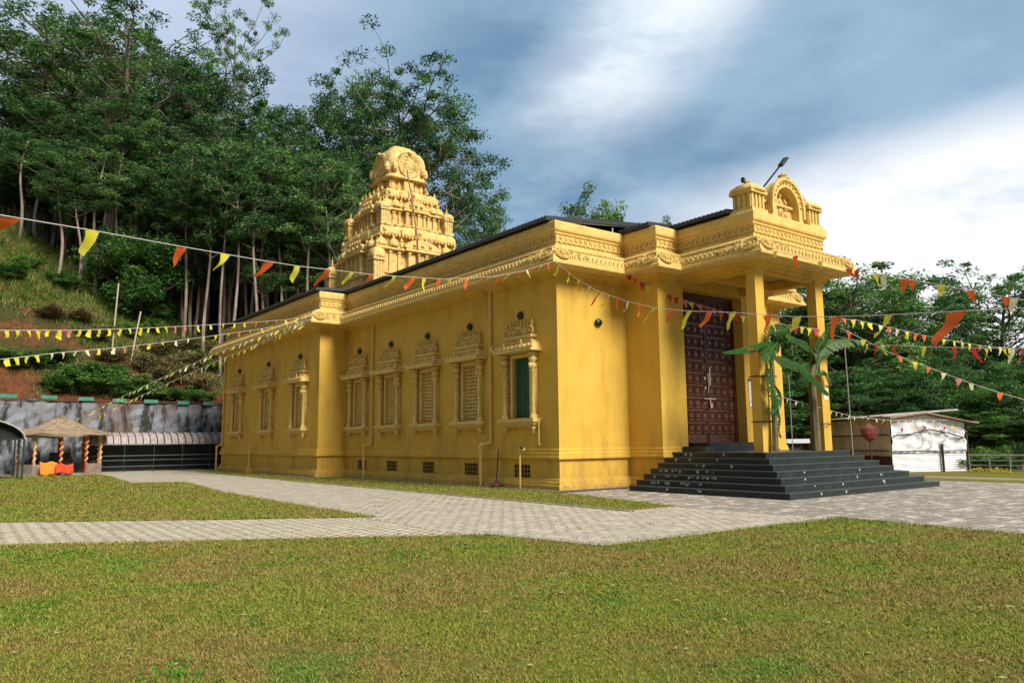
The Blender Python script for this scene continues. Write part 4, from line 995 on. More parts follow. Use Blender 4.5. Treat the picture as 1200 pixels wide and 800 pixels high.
b.build('roof', mat('dark_awning_sheet', (.02, .024, .024), .95, var=(.04, .04, .035), vscale=3, spec=.1), aw)
for yy in (.35, 4.6):
    b = MB(); V = [(-(W_-.06)*math.cos(t), yy, 1.98+1.09*math.sin(t)) for t in [math.pi*i/14 for i in range(15)]]; V += [(x, y+.03, z) for x, y, z in V]
    b.add(V, [tuple(range(15)), tuple(range(15, 30))[::-1]]+[(i, i+1, i+16, i+15) for i in range(14)]); b.build('arch_shade_panel', mat('arch_shade', (.012, .014, .014), .9), aw)  # added black panels stand in for the dark interior under the arch
b = MB(); b.tube([(-W_*math.cos(t)*1.01, -.03, 1.98+1.16*math.sin(t)) for t in [math.pi*i/16 for i in range(17)]], .035, 5, False); b.build('edge_trim', mat('pale_trim', (.42, .40, .36), .6), aw)
for x in (-W_, 1.9, W_):
    for y in (0.05, 2.4, 4.75):
        b = MB(); b.tube([(x, y, 0), (x, y, 2.0 if abs(x) > 2 else 2.8)], .045, 6); b.build('post', IRON, aw)
b = MB(); b.tube([(-W_, .05, 2.0), (W_, .05, 2.0)], .03, 5); b.build('tie_bar', IRON, aw)

# ------------------------------------------------------------------ shed, track side
P1 = gp(1047, 553.5); P2 = gp(1134.5, 552.2); P1.z = P2.z = 0
P0 = at_depth(915, 514, 50); P0.z = 0
sh = empty('shed', (0, 0, 0)); tag(sh, 'low shed with white tarpaulin gable end and brown sacking side wall', 'shed')
TARP = mat('white_tarpaulin', (.84, .84, .87), .5, var=(.78, .78, .81), vscale=1.5, bump=1.0, bscale=1.6, stain=(.55, .50, .45), sscale=4, samount=.25)
TIN = mat('white_corrugated_tin', (.84, .86, .90), .4, var=(.70, .71, .74), vscale=3, stain=(.55, .48, .30), sscale=3, samount=.4)
SACK = mat('brown_sacking', (.62, .52, .45), .9, var=(.50, .40, .34), vscale=2, bump=.8, bscale=5, stain=(.10, .04, .03), sscale=1.2, samount=.6)
DKW = mat('dark_timber', (.035, .025, .02), .8); MAROON = mat('maroon_board', (.09, .018, .018), .8, var=(.05, .015, .012), vscale=4)
e1 = (P2-P1); Lf = e1.length; e1.normalize(); n1 = Vector((e1.y, -e1.x, 0)); 
if n1.dot(CAM-P1) < 0: n1 = -n1
def S(a, out, z): q = P1+e1*a+n1*out; return (q.x, q.y, z)
def roofz(a): k = a/Lf; return 2.72-.02*k+.0 if False else (2.55+.22*min(1, k/.45) if k < .45 else 2.77-.42*(k-.45)/.55)
b = MB(); nx = 14; V = []
for i in range(nx+1):
    a = Lf*i/nx
    for z in (0.0, .95): V.append(S(a, .0, z))
for i in range(nx):
    for j in range(9):
        z0, z1 = .0+.95*j/9, .95*(j+1)/9
        a0, a1 = Lf*i/nx, Lf*(i+1)/nx
        b.add([S(a0, 0, z0), S(a1, 0, z0), S(a1, .025, (z0+z1)/2), S(a0, .025, (z0+z1)/2)], [(0, 1, 2, 3)]); b.add([S(a0, .025, (z0+z1)/2), S(a1, .025, (z0+z1)/2), S(a1, 0, z1), S(a0, 0, z1)], [(0, 1, 2, 3)])
b.build('tin_wall', TIN, sh)
b = MB(); V = []; F = []; nx, nz = 30, 16; r_ = random.Random(9)
for j in range(nz+1):
    for i in range(nx+1):
        a = Lf*i/nx; zt = roofz(a)-.08; z = .93+(zt-.93)*j/nz
        w = .05*math.sin(i*.9+j*.25)*math.sin(j/nz*math.pi)+.025*math.sin(i*2.3-j*.9)+.02*math.sin(i*.4+j*1.4)
        V.append(S(a, .05+w, z))
F = [(j*(nx+1)+i, j*(nx+1)+i+1, (j+1)*(nx+1)+i+1, (j+1)*(nx+1)+i) for j in range(nz) for i in range(nx)]
b.add(V, F); b.build('tarpaulin', TARP, sh, True)
b = MB(); b.tube([S(0, .16, 1.68), S(Lf*.25, .16, 1.78), S(Lf*.5, .16, 1.98), S(Lf*.75, .16, 1.80), S(Lf, .16, 1.52)], .03, 5)
b.tube([S(0, .13, .98), S(Lf, .13, .98)], .025, 5); b.build('batten', DKW, sh)
b = MB(); b.box(-.04, -.04, 0, .04, .04, 1.3); b.xform(lambda v: Vector(S(Lf*.66, .1, 0))+v); b.build('post', DKW, sh)
b = MB(); b.box(-.06, -.06, 0, .06, .06, 2.3); b.xform(lambda v: Vector(S(Lf+.03, 0, 0))+v); b.build('post', MAROON, sh)
for k, (aa, z0, z1) in enumerate(((.42, 2.2, 1.05), (.30, 2.3, 1.1), (.62, 2.3, 1.4), (.85, 2.2, 1.5))):
    b = MB(); b.tube([S(Lf*(aa+.10*math.sin(t*3)), .14, z0+(z1-z0)*math.sin(t*1.57)) for t in [i/10 for i in range(11)]], .012, 4); b.build('cable', DKW, sh)
# long side, receding to the left
e2 = P0-P1; L2_ = e2.length; e2.normalize(); n2 = Vector((-e2.y, e2.x, 0))
if n2.dot(CAM-P1) < 0: n2 = -n2
def Q(a, out, z): q = P1+e2*a+n2*out; return (q.x, q.y, z)
b = MB()
for i in range(24):
    a0, a1 = L2_*i/24, L2_*(i+1)/24; w0, w1 = .04*math.sin(i*1.9), .04*math.sin((i+1)*1.9)
    b.add([Q(a0, w0, .75), Q(a1, w1, .75), Q(a1, w1+.03, 2.5), Q(a0, w0+.03, 2.5)], [(0, 1, 2, 3)])
b.build('sacking_wall', SACK, sh)
b = MB(); b.add([Q(0, -.02, 0), Q(L2_, -.02, 0), Q(L2_, -.02, .76), Q(0, -.02, .76)], [(0, 1, 2, 3)]); b.build('base_board', MAROON, sh)
for z in (1.0, 1.75): b = MB(); b.tube([Q(0, .1, z), Q(L2_*.5, .12, z-.06), Q(L2_, .1, z)], .03, 5); b.build('batten', DKW, sh)
b = MB(); nr = 60
A_ = Vector(Q(L2_, .35, 2.62)); B_ = Vector(Q(-.1, .35, 2.62)); C2 = Vector(S(Lf*.62, -.1, 0))
back = -n2*3.6
for i in range(nr):
    t0, t1, t2 = i/nr, (i+.5)/nr, (i+1)/nr; s0 = A_.lerp(B_, t0); s1 = A_.lerp(B_, t1); s2 = A_.lerp(B_, t2); up_ = Vector((0, 0, .03)); rise = Vector((0, 0, .28))
    for p, q, h in ((s0, s1, up_), (s1, s2, Vector((0, 0, 0)))):
        b.add([p+h, q+h, q+h+back+rise, p+h+back+rise, p-up_*1.5, q-up_*1.5, q-up_*1.5+back+rise, p-up_*1.5+back+rise], [(0, 1, 2, 3), (7, 6, 5, 4), (0, 4, 5, 1), (2, 6, 7, 3), (0, 3, 7, 4), (1, 5, 6, 2)])
b.build('roof_sheet', mat('weathered_tin_roof', (.50, .49, .46), .5, var=(.36, .32, .26), vscale=2), sh)
b = MB()
for i in range(16):
    a0, a1 = -.15+(Lf+.7)*i/16, -.15+(Lf+.7)*(i+1)/16; z0, z1 = roofz(max(0, a0)), roofz(max(0, a1))
    if a0 > Lf: z0 = roofz(Lf)-.11*(a0-Lf)
    if a1 > Lf: z1 = roofz(Lf)-.11*(a1-Lf)
    q = [Vector(S(a0, .3, z0+.02)), Vector(S(a1, .3, z1+.02)), Vector(S(a1, -3, z1+.02)), Vector(S(a0, -3, z0+.02))]; b.add(q+[v-Vector((0, 0, .07)) for v in q], [(0, 1, 2, 3), (7, 6, 5, 4), (0, 4, 5, 1), (1, 5, 6, 2), (2, 6, 7, 3), (3, 7, 4, 0)])
b.build('gable_roof', mat('straw_brown_roof', (.40, .30, .20), .8, var=(.28, .19, .12), vscale=4, bump=.6), sh)
b = MB(); b.tube([S(0, .3, roofz(0)-.07), S(Lf*.45, .3, roofz(Lf*.45)-.07), S(Lf+.4, .3, roofz(Lf)-.12)], .04, 5); b.build('fascia', MAROON, sh)

# a low white and blue lean-to wall behind the steps
b = MB(); a0 = gp(905, 530, 0) if False else at_depth(905, 520, 34); a1 = at_depth(952, 520, 36)
b = MB(); b.cbox(((a0.x+a1.x)/2, (a0.y+a1.y)/2+1.2, .7), (1.6, .12, .7), R(-20)); lw = empty('low_hut'); tag(lw, 'low dark stall with a pale lintel seen between the porch columns', 'stall')
b.build('wall', DKW, lw)
b = MB(); b.cbox(((a0.x+a1.x)/2, (a0.y+a1.y)/2+1.1, 1.5), (1.9, .3, .10), R(-20)); b.build('lintel', mat('blue_white_lintel', (.5, .53, .58), .6), lw)
b = MB(); b.cbox(((a0.x+a1.x)/2-.6, (a0.y+a1.y)/2+1.0, .72), (.28, .14, .72), R(-20)); b.build('pier', YEL, lw)

# red metal bowl on a stand in front of the sacking wall
q = at_depth(1020, 520, 33.5); o = empty('beacon_stand', (q.x, q.y, 0)); tag(o, 'rusty red half basket on a thin stand by the sacking wall', 'stand')
b = MB(); b.tube([(0, 0, 0), (0, 0, 2.6)], .03, 6); b.tube([(-.4, 0, 0), (.4, 0, 0)], .03, 5); b.build('pole', DKW, o)
b = MB(); V = []; 
for i in range(13):
    t = 2*math.pi*i/12
    for z, r in ((2.02+.03*math.sin(i*2), .58), (1.80, .55), (1.60, .40), (1.46, .12)): V.append((-r*math.cos(t), -.5*math.sin(t)*r, z))
b.add(V, [(i*4+j, (i+1)*4+j, (i+1)*4+j+1, i*4+j+1) for i in range(12) for j in range(3)]); b.add([(-.55, 0, 1.98), (0, -.3, 2.0), (.55, 0, 1.98), (0, .3, 2.0), (0, 0, 2.3)], [(0, 1, 4), (1, 2, 4), (2, 3, 4), (3, 0, 4)]); b.build('basket', mat('rusty_basket', (.17, .02, .012), .7, var=(.08, .012, .01), vscale=8), o)

# fence to the right of the shed
f0 = gp(1137, 553.5); f1 = gp(1290, 556)
fe = empty('fence', (f0.x, f0.y, 0)); tag(fe, 'grey pipe fence running right from the white shed', 'fence')
FM = mat('grey_pipe', (.34, .36, .36), .5, metal=.3); dv = Vector((f1.x-f0.x, f1.y-f0.y, 0)); fn = 7
for z in (.78, .55, .34, .14): b = MB(); b.tube([(0, 0, z), tuple(dv+Vector((0, 0, z)))], .024 if z < .7 else .04, 5); b.build('rail', FM, fe)
for i in range(fn): q = dv*(i/(fn-1)); b = MB(); b.tube([(q.x, q.y, 0), (q.x, q.y, .8)], .035, 5); b.build('post', FM, fe)

# thin poles
for (u, v0, v1, D, lean, lab) in ((991, 400, 528, 31, -.1, 'tall thin grey pole rising right of the porch columns'), (924, 438, 527, 36, .0, 'short thin pole seen between the two porch columns'), (899, 392, 470, 40, 0, None)):
    if not lab: continue
    a = at_depth(u, v0, D); o = empty('pole', (a.x, a.y, 0)); tag(o, lab, 'pole')
    b = MB(); b.tube([(0, 0, 0), (lean, 0, a.z)], .022, 6); b.build('shaft', mat('bamboo_grey', (.25, .24, .21), .7), o); b = MB(); b.lathe((lean, 0, a.z), [(.04, 0), (.05, .03), (.02, .07)], 6); b.build('cap', DKW, o)

# ------------------------------------------------------------------ vegetation
def leafmat(name, a, b_, c_, tr=.18):
    m = bpy.data.materials.new(name); m.use_nodes = True; nt = m.node_tree; N = nt.nodes.new; L = nt.links.new
    b = nt.nodes['Principled BSDF']; b.inputs['Roughness'].default_value = .55; b.inputs['Specular IOR Level'].default_value = .3
    at = N('ShaderNodeAttribute'); at.attribute_name = 'rnd'; oi = N('ShaderNodeObjectInfo')
    cr_ = N('ShaderNodeValToRGB'); L(at.outputs['Fac'], cr_.inputs[0]); e = cr_.color_ramp.elements
    e[0].color = (*a, 1); e[1].color = (*c_, 1); e[0].position = .1; e[1].position = .95; k = e.new(.55); k.color = (*b_, 1)
    hs = N('ShaderNodeHueSaturation'); L(cr_.outputs[0], hs.inputs['Color'])
    mr = N('ShaderNodeMapRange'); L(oi.outputs['Random'], mr.inputs[0]); mr.inputs[3].default_value = .65; mr.inputs[4].default_value = 1.35; L(mr.outputs[0], hs.inputs['Value'])
    mr = N('ShaderNodeMapRange'); L(oi.outputs['Random'], mr.inputs[0]); mr.inputs[3].default_value = .515; mr.inputs[4].default_value = .485; L(mr.outputs[0], hs.inputs['Hue'])
    L(hs.outputs[0], b.inputs['Base Color'])
    t_ = N('ShaderNodeBsdfTranslucent'); L(hs.outputs[0], t_.inputs[0]); ms = N('ShaderNodeMixShader'); ms.inputs[0].default_value = tr
    L(b.outputs[0], ms.inputs[1]); L(t_.outputs[0], ms.inputs[2]); L(ms.outputs[0], nt.nodes['Material Output'].inputs[0]); return m
GUM = leafmat('gum_leaves', (.022, .060, .022), (.078, .185, .050), (.19, .34, .09), .3)
GUMR = leafmat('broad_leaves', (.018, .056, .018), (.075, .19, .045), (.20, .36, .08), .3)
BUSH = leafmat('bush_leaves', (.03, .085, .018), (.09, .22, .035), (.22, .36, .06), .3)
DRY = leafmat('dry_scrub', (.10, .06, .03), (.20, .15, .06), (.30, .30, .10))
BARK = mat('pale_bark', (.34, .27, .21), .9, var=(.15, .10, .075), vscale=2, stretch=(1, 1, .3), bump=.5, bscale=6)
BARK2 = mat('dark_bark', (.09, .065, .05), .9, var=(.20, .14, .11), vscale=2, stretch=(1, 1, .3))
def leaf_cloud(g, centers, radii, per, ls, flat=.62, droop=.5):
    C_ = np.repeat(np.array(centers), per, 0); Rr = np.repeat(np.array(radii), per); n = len(C_)
    d = g.normal(size=(n, 3)); d /= np.linalg.norm(d, axis=1)[:, None]; rad = g.random(n)**(.45)*Rr
    P = C_+d*rad[:, None]*np.array([1, 1, flat])
    ax = g.normal(size=(n, 3)); ax[:, 2] = ax[:, 2]*.6-droop; ax /= np.linalg.norm(ax, axis=1)[:, None]
    s = g.normal(size=(n, 3)); s -= ax*(s*ax).sum(1)[:, None]; s /= np.linalg.norm(s, axis=1)[:, None]
    L_ = ls*g.uniform(.6, 1.3, n); W = L_*g.uniform(.28, .5, n)
    V = np.empty((n, 4, 3)); V[:, 0] = P-ax*L_[:, None]/2; V[:, 1] = P+s*W[:, None]/2; V[:, 2] = P+ax*L_[:, None]/2; V[:, 3] = P-s*W[:, None]/2
    cr_ = np.repeat(g.random(len(centers)), per)
    rn = np.clip(.6*cr_+.55*g.random(n)-.07, 0, 1)
    return V.reshape(-1, 3), np.repeat(rn, 4)
def quads_mesh(name, V, rn, m):
    n = len(V)//4; me = bpy.data.meshes.new(name); me.vertices.add(4*n); me.loops.add(4*n); me.polygons.add(n)
    me.vertices.foreach_set('co', V.ravel()); me.loops.foreach_set('vertex_index', np.arange(4*n, dtype=np.int32))
    me.polygons.foreach_set('loop_start', np.arange(0, 4*n, 4, dtype=np.int32)); me.polygons.foreach_set('loop_total', np.full(n, 4, np.int32))
    a = me.attributes.new('rnd', 'FLOAT', 'POINT'); a.data.foreach_set('value', rn); me.materials.append(m); me.update(); return me
def make_tree(seed, h, cb, spread, r0, nb, dens=60, ls=.42, mleaf=None, mbark=None, clr=1.15, top=.55, up=.75, flat=.78, nsub=4):
    """a slender trunk that forks into rising limbs, with leaf clumps at the twig ends"""
    r = random.Random(seed); g = np.random.default_rng(seed); mb = MB(); cen, rad = [], []
    bx, by = r.uniform(-.03, .03)*h, r.uniform(-.03, .03)*h
    def tr(t): return Vector((bx*t*t+0.008*h*math.sin(t*7+seed), by*t*t+.008*h*math.cos(t*6+seed), h*.94*t))
    tk = .9 if top > .8 else 1.0; mb.tube([tr(tk*i/12) for i in range(13)], [r0*(1-.82*(i/12)**.9)+.02 for i in range(13)], 7)
    for i in range(nb):
        t = cb+(.95-cb)*((i+r.random())/nb); k = (t-cb)/(1-cb)
        prof = (.72+.36*math.sin(math.pi*(.1+.72*k))) if top > .8 else (.45+.75*math.sin(math.pi*(.12+.80*k)))
        ln = spread*prof*r.uniform(.6, 1.1); az = i*2.4+r.uniform(-.5, .5); b0 = tr(t); rb = r0*(1-.82*t)*.5+.02
        d = Vector((math.cos(az), math.sin(az), up*r.uniform(.5, .95 if top > .8 else 1.3))).normalized()
        pts = [b0]; 
        for q in range(1, 6):
            s = q/5; pts.append(b0+d*ln*s+Vector((r.uniform(-.05, .05)*ln, r.uniform(-.05, .05)*ln, ln*.18*s*s)))
        mb.tube(pts, [rb*(1-.8*q/5)+.012 for q in range(6)], 5, False)
        for q in range(nsub):
            s = .35+.65*(q+1)/nsub; p = pts[min(5, int(s*5))]; dd = Vector((r.gauss(0, 1), r.gauss(0, 1), r.uniform(-.1, 1.1))).normalized(); sl2 = ln*r.uniform(.18, .42)+.3
            e = p+dd*sl2; mb.tube([p, p+dd*sl2*.55+Vector((0, 0, .05)), e], [rb*.35+.01, rb*.22+.01, .01], 4, False)
            cen.append(tuple(e)); rad.append(clr*r.uniform(.6, 1.25)); 
            if r.random() < .5: cen.append(tuple(p.lerp(e, .5)+Vector((r.uniform(-.5, .5), r.uniform(-.5, .5), r.uniform(-.3, .4))))); rad.append(clr*r.uniform(.45, .9))
        cen.append(tuple(pts[-1])); rad.append(clr*r.uniform(.8, 1.3))
    cen.append(tuple(tr(tk)+Vector((0, 0, clr*.3)))); rad.append(clr*1.1)
    V, rn = leaf_cloud(g, cen, rad, dens, ls, flat)
    return mb, quads_mesh('crown', V, rn, mleaf)
class TreeKind:
    def __init__(s, mleaf, mbark, **kw):
        mb, s.crown = make_tree(mleaf=mleaf, **kw); s.h = max(v.co.z for v in s.crown.vertices)-.4
        me = bpy.data.meshes.new('trunk'); me.from_pydata(mb.v, [], mb.f); me.materials.append(mbark); me.polygons.foreach_set('use_smooth', [True]*len(me.polygons)); s.trunk = me
    def place(s, x, y, z, h, wid, rz, label, group=None, name='tree', cat='tree'):
        e = empty(name, (x, y, z), rz); k = h/s.h; e.scale = (wid, wid, k)
        for nm, me in (('trunk', s.trunk), ('crown', s.crown)):
            o = bpy.data.objects.new(nm, me); col.objects.link(o); o.parent = e
        tag(e, label, cat, group); return e
K = [TreeKind(GUM, BARK, seed=11, h=30, cb=.50, spread=6.2, r0=.32, nb=26, dens=95, ls=.30, clr=.92, flat=.8),
     TreeKind(GUM, BARK, seed=12, h=28, cb=.40, spread=5.2, r0=.28, nb=30, dens=90, ls=.30, clr=.92, flat=.8),
     TreeKind(GUM, BARK2, seed=13, h=26, cb=.30, spread=4.6, r0=.26, nb=32, dens=90, ls=.30, clr=.92, flat=.8),
     TreeKind(GUM, BARK, seed=14, h=30, cb=.60, spread=6.0, r0=.30, nb=20, dens=90, ls=.30, clr=.92, flat=.8)]
SLIM = [TreeKind(GUM, BARK, seed=15, h=28, cb=.66, spread=3.6, r0=.19, nb=15, dens=85, ls=.30, clr=.8, flat=.6),
        TreeKind(GUM, BARK, seed=16, h=28, cb=.58, spread=3.2, r0=.17, nb=17, dens=85, ls=.30, clr=.8, flat=.6)]
SPARSE = TreeKind(GUM, BARK2, seed=21, h=34, cb=.52, spread=8.5, r0=.38, nb=16, dens=95, ls=.30, clr=.85, flat=.6, up=1.1)
BIG = TreeKind(GUM, BARK, seed=31, h=30, cb=.22, spread=7.6, r0=.42, nb=90, dens=120, ls=.30, clr=.98, flat=.7, up=.55, nsub=5, top=.9)
MID = TreeKind(GUM, BARK, seed=35, h=26, cb=.42, spread=5.0, r0=.30, nb=42, dens=110, ls=.30, clr=.9, flat=.65, up=.7, nsub=4, top=.9)
LOW = [TreeKind(GUMR, BARK2, seed=41, h=12, cb=.15, spread=4.2, r0=.22, nb=28, dens=110, ls=.32, clr=1.1, up=.5),
       TreeKind(GUMR, BARK2, seed=42, h=12, cb=.10, spread=4.8, r0=.22, nb=30, dens=110, ls=.33, clr=1.2, up=.4)]
RT = [TreeKind(GUMR, BARK2, seed=51, h=18, cb=.28, spread=5.6, r0=.3, nb=40, dens=110, ls=.30, clr=.98, flat=.65, up=.7),
      TreeKind(GUMR, BARK2, seed=52, h=18, cb=.35, spread=5.4, r0=.28, nb=32, dens=100, ls=.30, clr=.88, flat=.6, up=.8)]
def HZ(u): return 522.6-(u-108)*.01038
r7 = random.Random(77)
def tree_px(kind, u, D, vtop, label, group=None, wpx=None, base_w=1.0, ground=None, **kw):
    p = at_depth(u, HZ(u), D); z = hill_z(p.x, p.y) if ground is None else ground
    top = CAM.z+(HZ(u)-vtop)/FPX*D*1.0; h = max(3, top-z); k = h/kind.h
    return kind.place(p.x, p.y, z-.2, h+.2, base_w*(k if wpx is None else wpx), r7.uniform(0, 6.28), label, group, **kw)
# named trees on the slope
tree_px(SPARSE, 118, 62, -70, 'tall tree with bare pinkish trunk and sparse high crown above the left bunting', wpx=1.05)
tree_px(MID, 226, 66, 52, 'slender pale trunked gum tree with rounded crown left of the stepped tower', wpx=1.0)
tree_px(MID, 338, 70, 95, 'upright gum tree directly left of the stepped tower, crown narrowing upward', wpx=.95)
tree_px(BIG, 478, 72, 52, 'broad domed tree rising behind the stepped tower', wpx=1.08)
tree_px(SPARSE, 262, 88, -60, 'thin airy tree whose bare twigs reach above the rounded gum tree', wpx=.8)
tree_px(K[3], 410, 82, 70, 'tall gum tree filling the gap between the tower and the domed tree', wpx=1.0)
tree_px(K[1], 16, 66, -30, 'massive dark tree at the far left edge of the forest', wpx=1.6)
tree_px(K[0], 62, 68, -14, 'dense tall tree between the far left dark tree and the pinkish trunk', wpx=1.5)
tree_px(K[1], 560, 78, 200, 'smaller tree low on the right flank of the domed tree', wpx=.9)
BU = TreeKind(BUSH, BARK2, seed=61, h=6, cb=.05, spread=2.9, r0=.16, nb=26, dens=130, ls=.26, clr=.95, up=.5, flat=.8)
tree_px(BU, 152, 60, 262, 'round dense dark green small tree on the grassy crest of the slope', wpx=1.25)
FG = 'gum trees of the hillside forest'
FL = 'slender gum tree among many alike in the dark hillside forest behind the temple'
rows = [(63, 30, (175, 250)), (70, 25, (145, 235)), (79, 24, (115, 215)), (90, 26, (100, 185)), (84, 40, (0, 70))]
for D, step, (va, vb) in rows:
    u = -20+r7.uniform(0, step)
    while u < 420 if D < 100 else u < 440:
        lim = max(va, 85 if u > 280 else va); v = r7.uniform(va, vb)
        if u > 250: v = max(v, 60+(u-250)*.55+r7.uniform(0, 40))
        if u > 385: v = max(v, 150)
        if D == 84 and u > 200: break
        tree_px(K[r7.choice((0, 1, 3, 0, 1, 3, 2))], u, D+r7.uniform(-3, 3), v, FL, FG, base_w=r7.uniform(1.0, 1.4)); u += step*r7.uniform(.7, 1.5)
SG, SLb = 'slim bare trunks at the forest edge', 'slim gum tree with long bare pale trunk at the hillside forest edge'
for D, step in ((58, 24), (62, 17), (67, 15), (73, 15)):
    u = -10+r7.uniform(0, 15)
    while u < 400:
        if not (100 < u < 205 and D < 61): tree_px(r7.choice(SLIM), u, D+r7.uniform(-2, 2), r7.uniform(130, 240)-(30 if u < 150 else 0)+(20 if u > 300 else 0), SLb, SG, wpx=r7.uniform(.7, 1.0))
        u += step*r7.uniform(.6, 1.6)
UG, UL = 'young trees of the forest understorey', 'low leafy young tree in the shade between the forest trunks on the hillside'
for D, step in ((80, 60), (90, 26), (99, 22)):
    u = -30+r7.uniform(0, 20)
    while u < 420:
        if not (D < 70 and u < 120):
            tree_px(r7.choice(LOW), u, D+r7.uniform(-2, 2), r7.uniform(325, 372)-(D-60)*2.4-(25 if u < 150 else 0), UL, UG, wpx=r7.uniform(.55, .95))
        u += step*r7.uniform(.8, 1.5)
# trees beyond the roof
tree_px(RT[0], 700, 84, 224, 'rounded tree crown peeping over the roof at the temple corner', wpx=1.0, ground=2)
tree_px(RT[1], 655, 92, 250, 'tree top just showing over the left end of the roof edge by the corner', wpx=.6, ground=2)
tree_px(RT[0], 822, 96, 249, 'small tree top showing over the roof beside the porch', wpx=.7, ground=2)
tree_px(RT[1], 790, 100, 254, 'low tree top showing over the roof between two other crowns', wpx=.7, ground=2)
# right hand trees
tree_px(RT[0], 1004, 50, 305, 'large dark tree directly right of the porch roof', wpx=1.05, ground=0)
tree_px(RT[1], 1075, 58, 336, 'airy tree in the middle of the right hand tree line', wpx=1.1, ground=0)
tree_px(RT[1], 1180, 60, 303, 'tall thin crowned tree at the right edge of the view', wpx=1.05, ground=0)
tree_px(RT[0], 960, 54, 330, 'dark tree seen between the porch columns', wpx=.95, ground=0)
tree_px(RT[0], 1128, 62, 392, 'lower tree in the dip of the right hand tree line', wpx=.8, ground=0)
RG, RL = 'trees massed behind the shed', 'dark leafy tree in the dense tree line behind the shed'
for D, step, va, vb in ((46, 26, 420, 460), (54, 28, 385, 430), (66, 26, 375, 420), (80, 24, 395, 440)):
    u = 905+r7.uniform(0, 15)
    while u < 1250:
        if not (1120 < u < 1175 and D > 60): tree_px(r7.choice(RT+LOW), u, D+r7.uniform(-2, 2), r7.uniform(va, vb)+(25 if u > 1100 else 0), RL, RG, wpx=r7.uniform(.5, .8) , ground=0)
        u += step*r7.uniform(.8, 1.4)
# far ridge beyond the right hand trees, blue haze put into its colour
V = []; 
for i in range(61):
    a = R(40+i*1.1); d = 900; h = 46+16*math.sin(i*.21+1)+8*math.sin(i*.63); V += [(CAM.x+d*math.sin(a), CAM.y+d*math.cos(a), -5), (CAM.x+(d+120)*math.sin(a), CAM.y+(d+120)*math.cos(a), h)]
o = MB().add(V, [(2*i, 2*i+2, 2*i+3, 2*i+1) for i in range(60)]).build('hills', mat('hazed_forest_ridge', (.10, .16, .20), .95, var=(.075, .13, .16), vscale=.02), smooth=True); tag(o, kind='structure')

# shrubs on the slope and by the fence
SB = TreeKind(BUSH, BARK2, seed=71, h=2.2, cb=.02, spread=1.3, r0=.06, nb=16, dens=70, ls=.20, clr=.5, up=.7, flat=.8)
SD = TreeKind(DRY, BARK2, seed=72, h=2.2, cb=.02, spread=1.3, r0=.05, nb=14, dens=40, ls=.24, clr=.55, up=.9, flat=.8)
def shrub(kind, u, v, hpx, wid, label, group=None, D=None):
    hpx *= .72; wid *= .8
    # walk the ray until it meets the slope
    d = ray(u, v).normalized(); t = 40.0
    while t < 120:
        q = CAM+d*t
        if q.y > 37 and hill_z(q.x, q.y) >= q.z: break
        t += .25
    h = hpx/FPX*t; kind.place(q.x, q.y, hill_z(q.x, q.y)-.1, h, wid, r7.uniform(0, 6), label, group, 'shrub', 'shrub')
GS, GLb = 'green shrubs on the slope', 'bushy green shrub growing on the slope above the retaining wall'
for u, v, hp, w in ((88, 462, 34, 1.2), (112, 464, 40, 1.4), (138, 466, 36, 1.2), (128, 452, 30, 1.2), (158, 468, 24, 1), (72, 458, 24, 1), (100, 446, 26, 1.1), (18, 432, 18, .9), (42, 430, 20, 1), (65, 425, 20, 1), (6, 424, 16, .9), (225, 430, 26, 1), (246, 440, 26, 1),
                    (180, 468, 18, .9), (203, 470, 18, .8), (232, 471, 20, .8), (30, 318, 22, 1), (75, 340, 26, 1), (8, 330, 24, 1), (150, 395, 22, .9), (215, 375, 24, .9), (178, 390, 20, .9), (262, 395, 24, 1)):
    shrub(SB, u, v, hp, w, GLb, GS)
for u, v, hp, w in ((195, 455, 34, 1.2), (172, 440, 30, 1.1), (212, 440, 34, 1.2), (235, 460, 28, 1), (185, 420, 26, 1), (60, 372, 18, 1), (110, 400, 22, 1), (205, 415, 26, 1), (240, 420, 26, 1), (160, 460, 24, 1), (130, 425, 20, .9), (95, 378, 20, 1)):
    shrub(SD, u, v, hp, w, 'brown dry shrub on the eroded part of the slope', 'dry shrubs on the slope')
# bamboo poles leaning on the slope
for (u0, v0, u1, v1, lab) in ((139, 332, 131, 412, 'pale bamboo pole standing upright on the slope below the round small tree'), (165, 365, 152, 428, 'pale bamboo pole leaning right on the slope')):
    d = ray(u1, v1).normalized(); t = 40
    while t < 120:
        q = CAM+d*t
        if q.y > 37 and hill_z(q.x, q.y) >= q.z: break
        t += .1
    w2 = CAM+ray(u0, v0).normalized()*(t*1.0+1.0)
    b = MB(); b.tube([tuple(q-Vector((0, 0, .3))), tuple((q+w2)/2), tuple(w2)], .055, 6); tag(b.build('bamboo_pole', mat('pale_bamboo', (.45, .37, .24), .7)), lab, 'pole')
# flowers and low shrubs by the fence
for i, (u, v, hp, w, kind) in enumerate(((1150, 553, 14, .8, SB), (1172, 552, 20, 1, SB), (1196, 553, 16, .8, SB), (1160, 540, 30, 1.2, SB), (1140, 545, 26, 1.2, SB), (1205, 548, 26, 1.2, SB), (1185, 545, 24, 1.1, SB))):
    q = gp(u, min(v, 550)+2); kind.place(q.x, q.y+.6, 0, hp/FPX*38, w*.6, i, 'green garden shrub behind the grey pipe fence', 'shrubs behind the fence', 'shrub', 'shrub')
YF = leafmat('yellow_flowers', (.40, .30, .01), (.60, .45, .02), (.25, .30, .03))
q = gp(1160, 554.5); g_ = np.random.default_rng(8); V, rn = leaf_cloud(g_, [(q.x+i*.12, q.y-i*.30, .12+.05*(i % 2)) for i in range(-2, 3)], [.2]*5, 60, .09); me = quads_mesh('yellow_flower_bed', V, rn, YF)
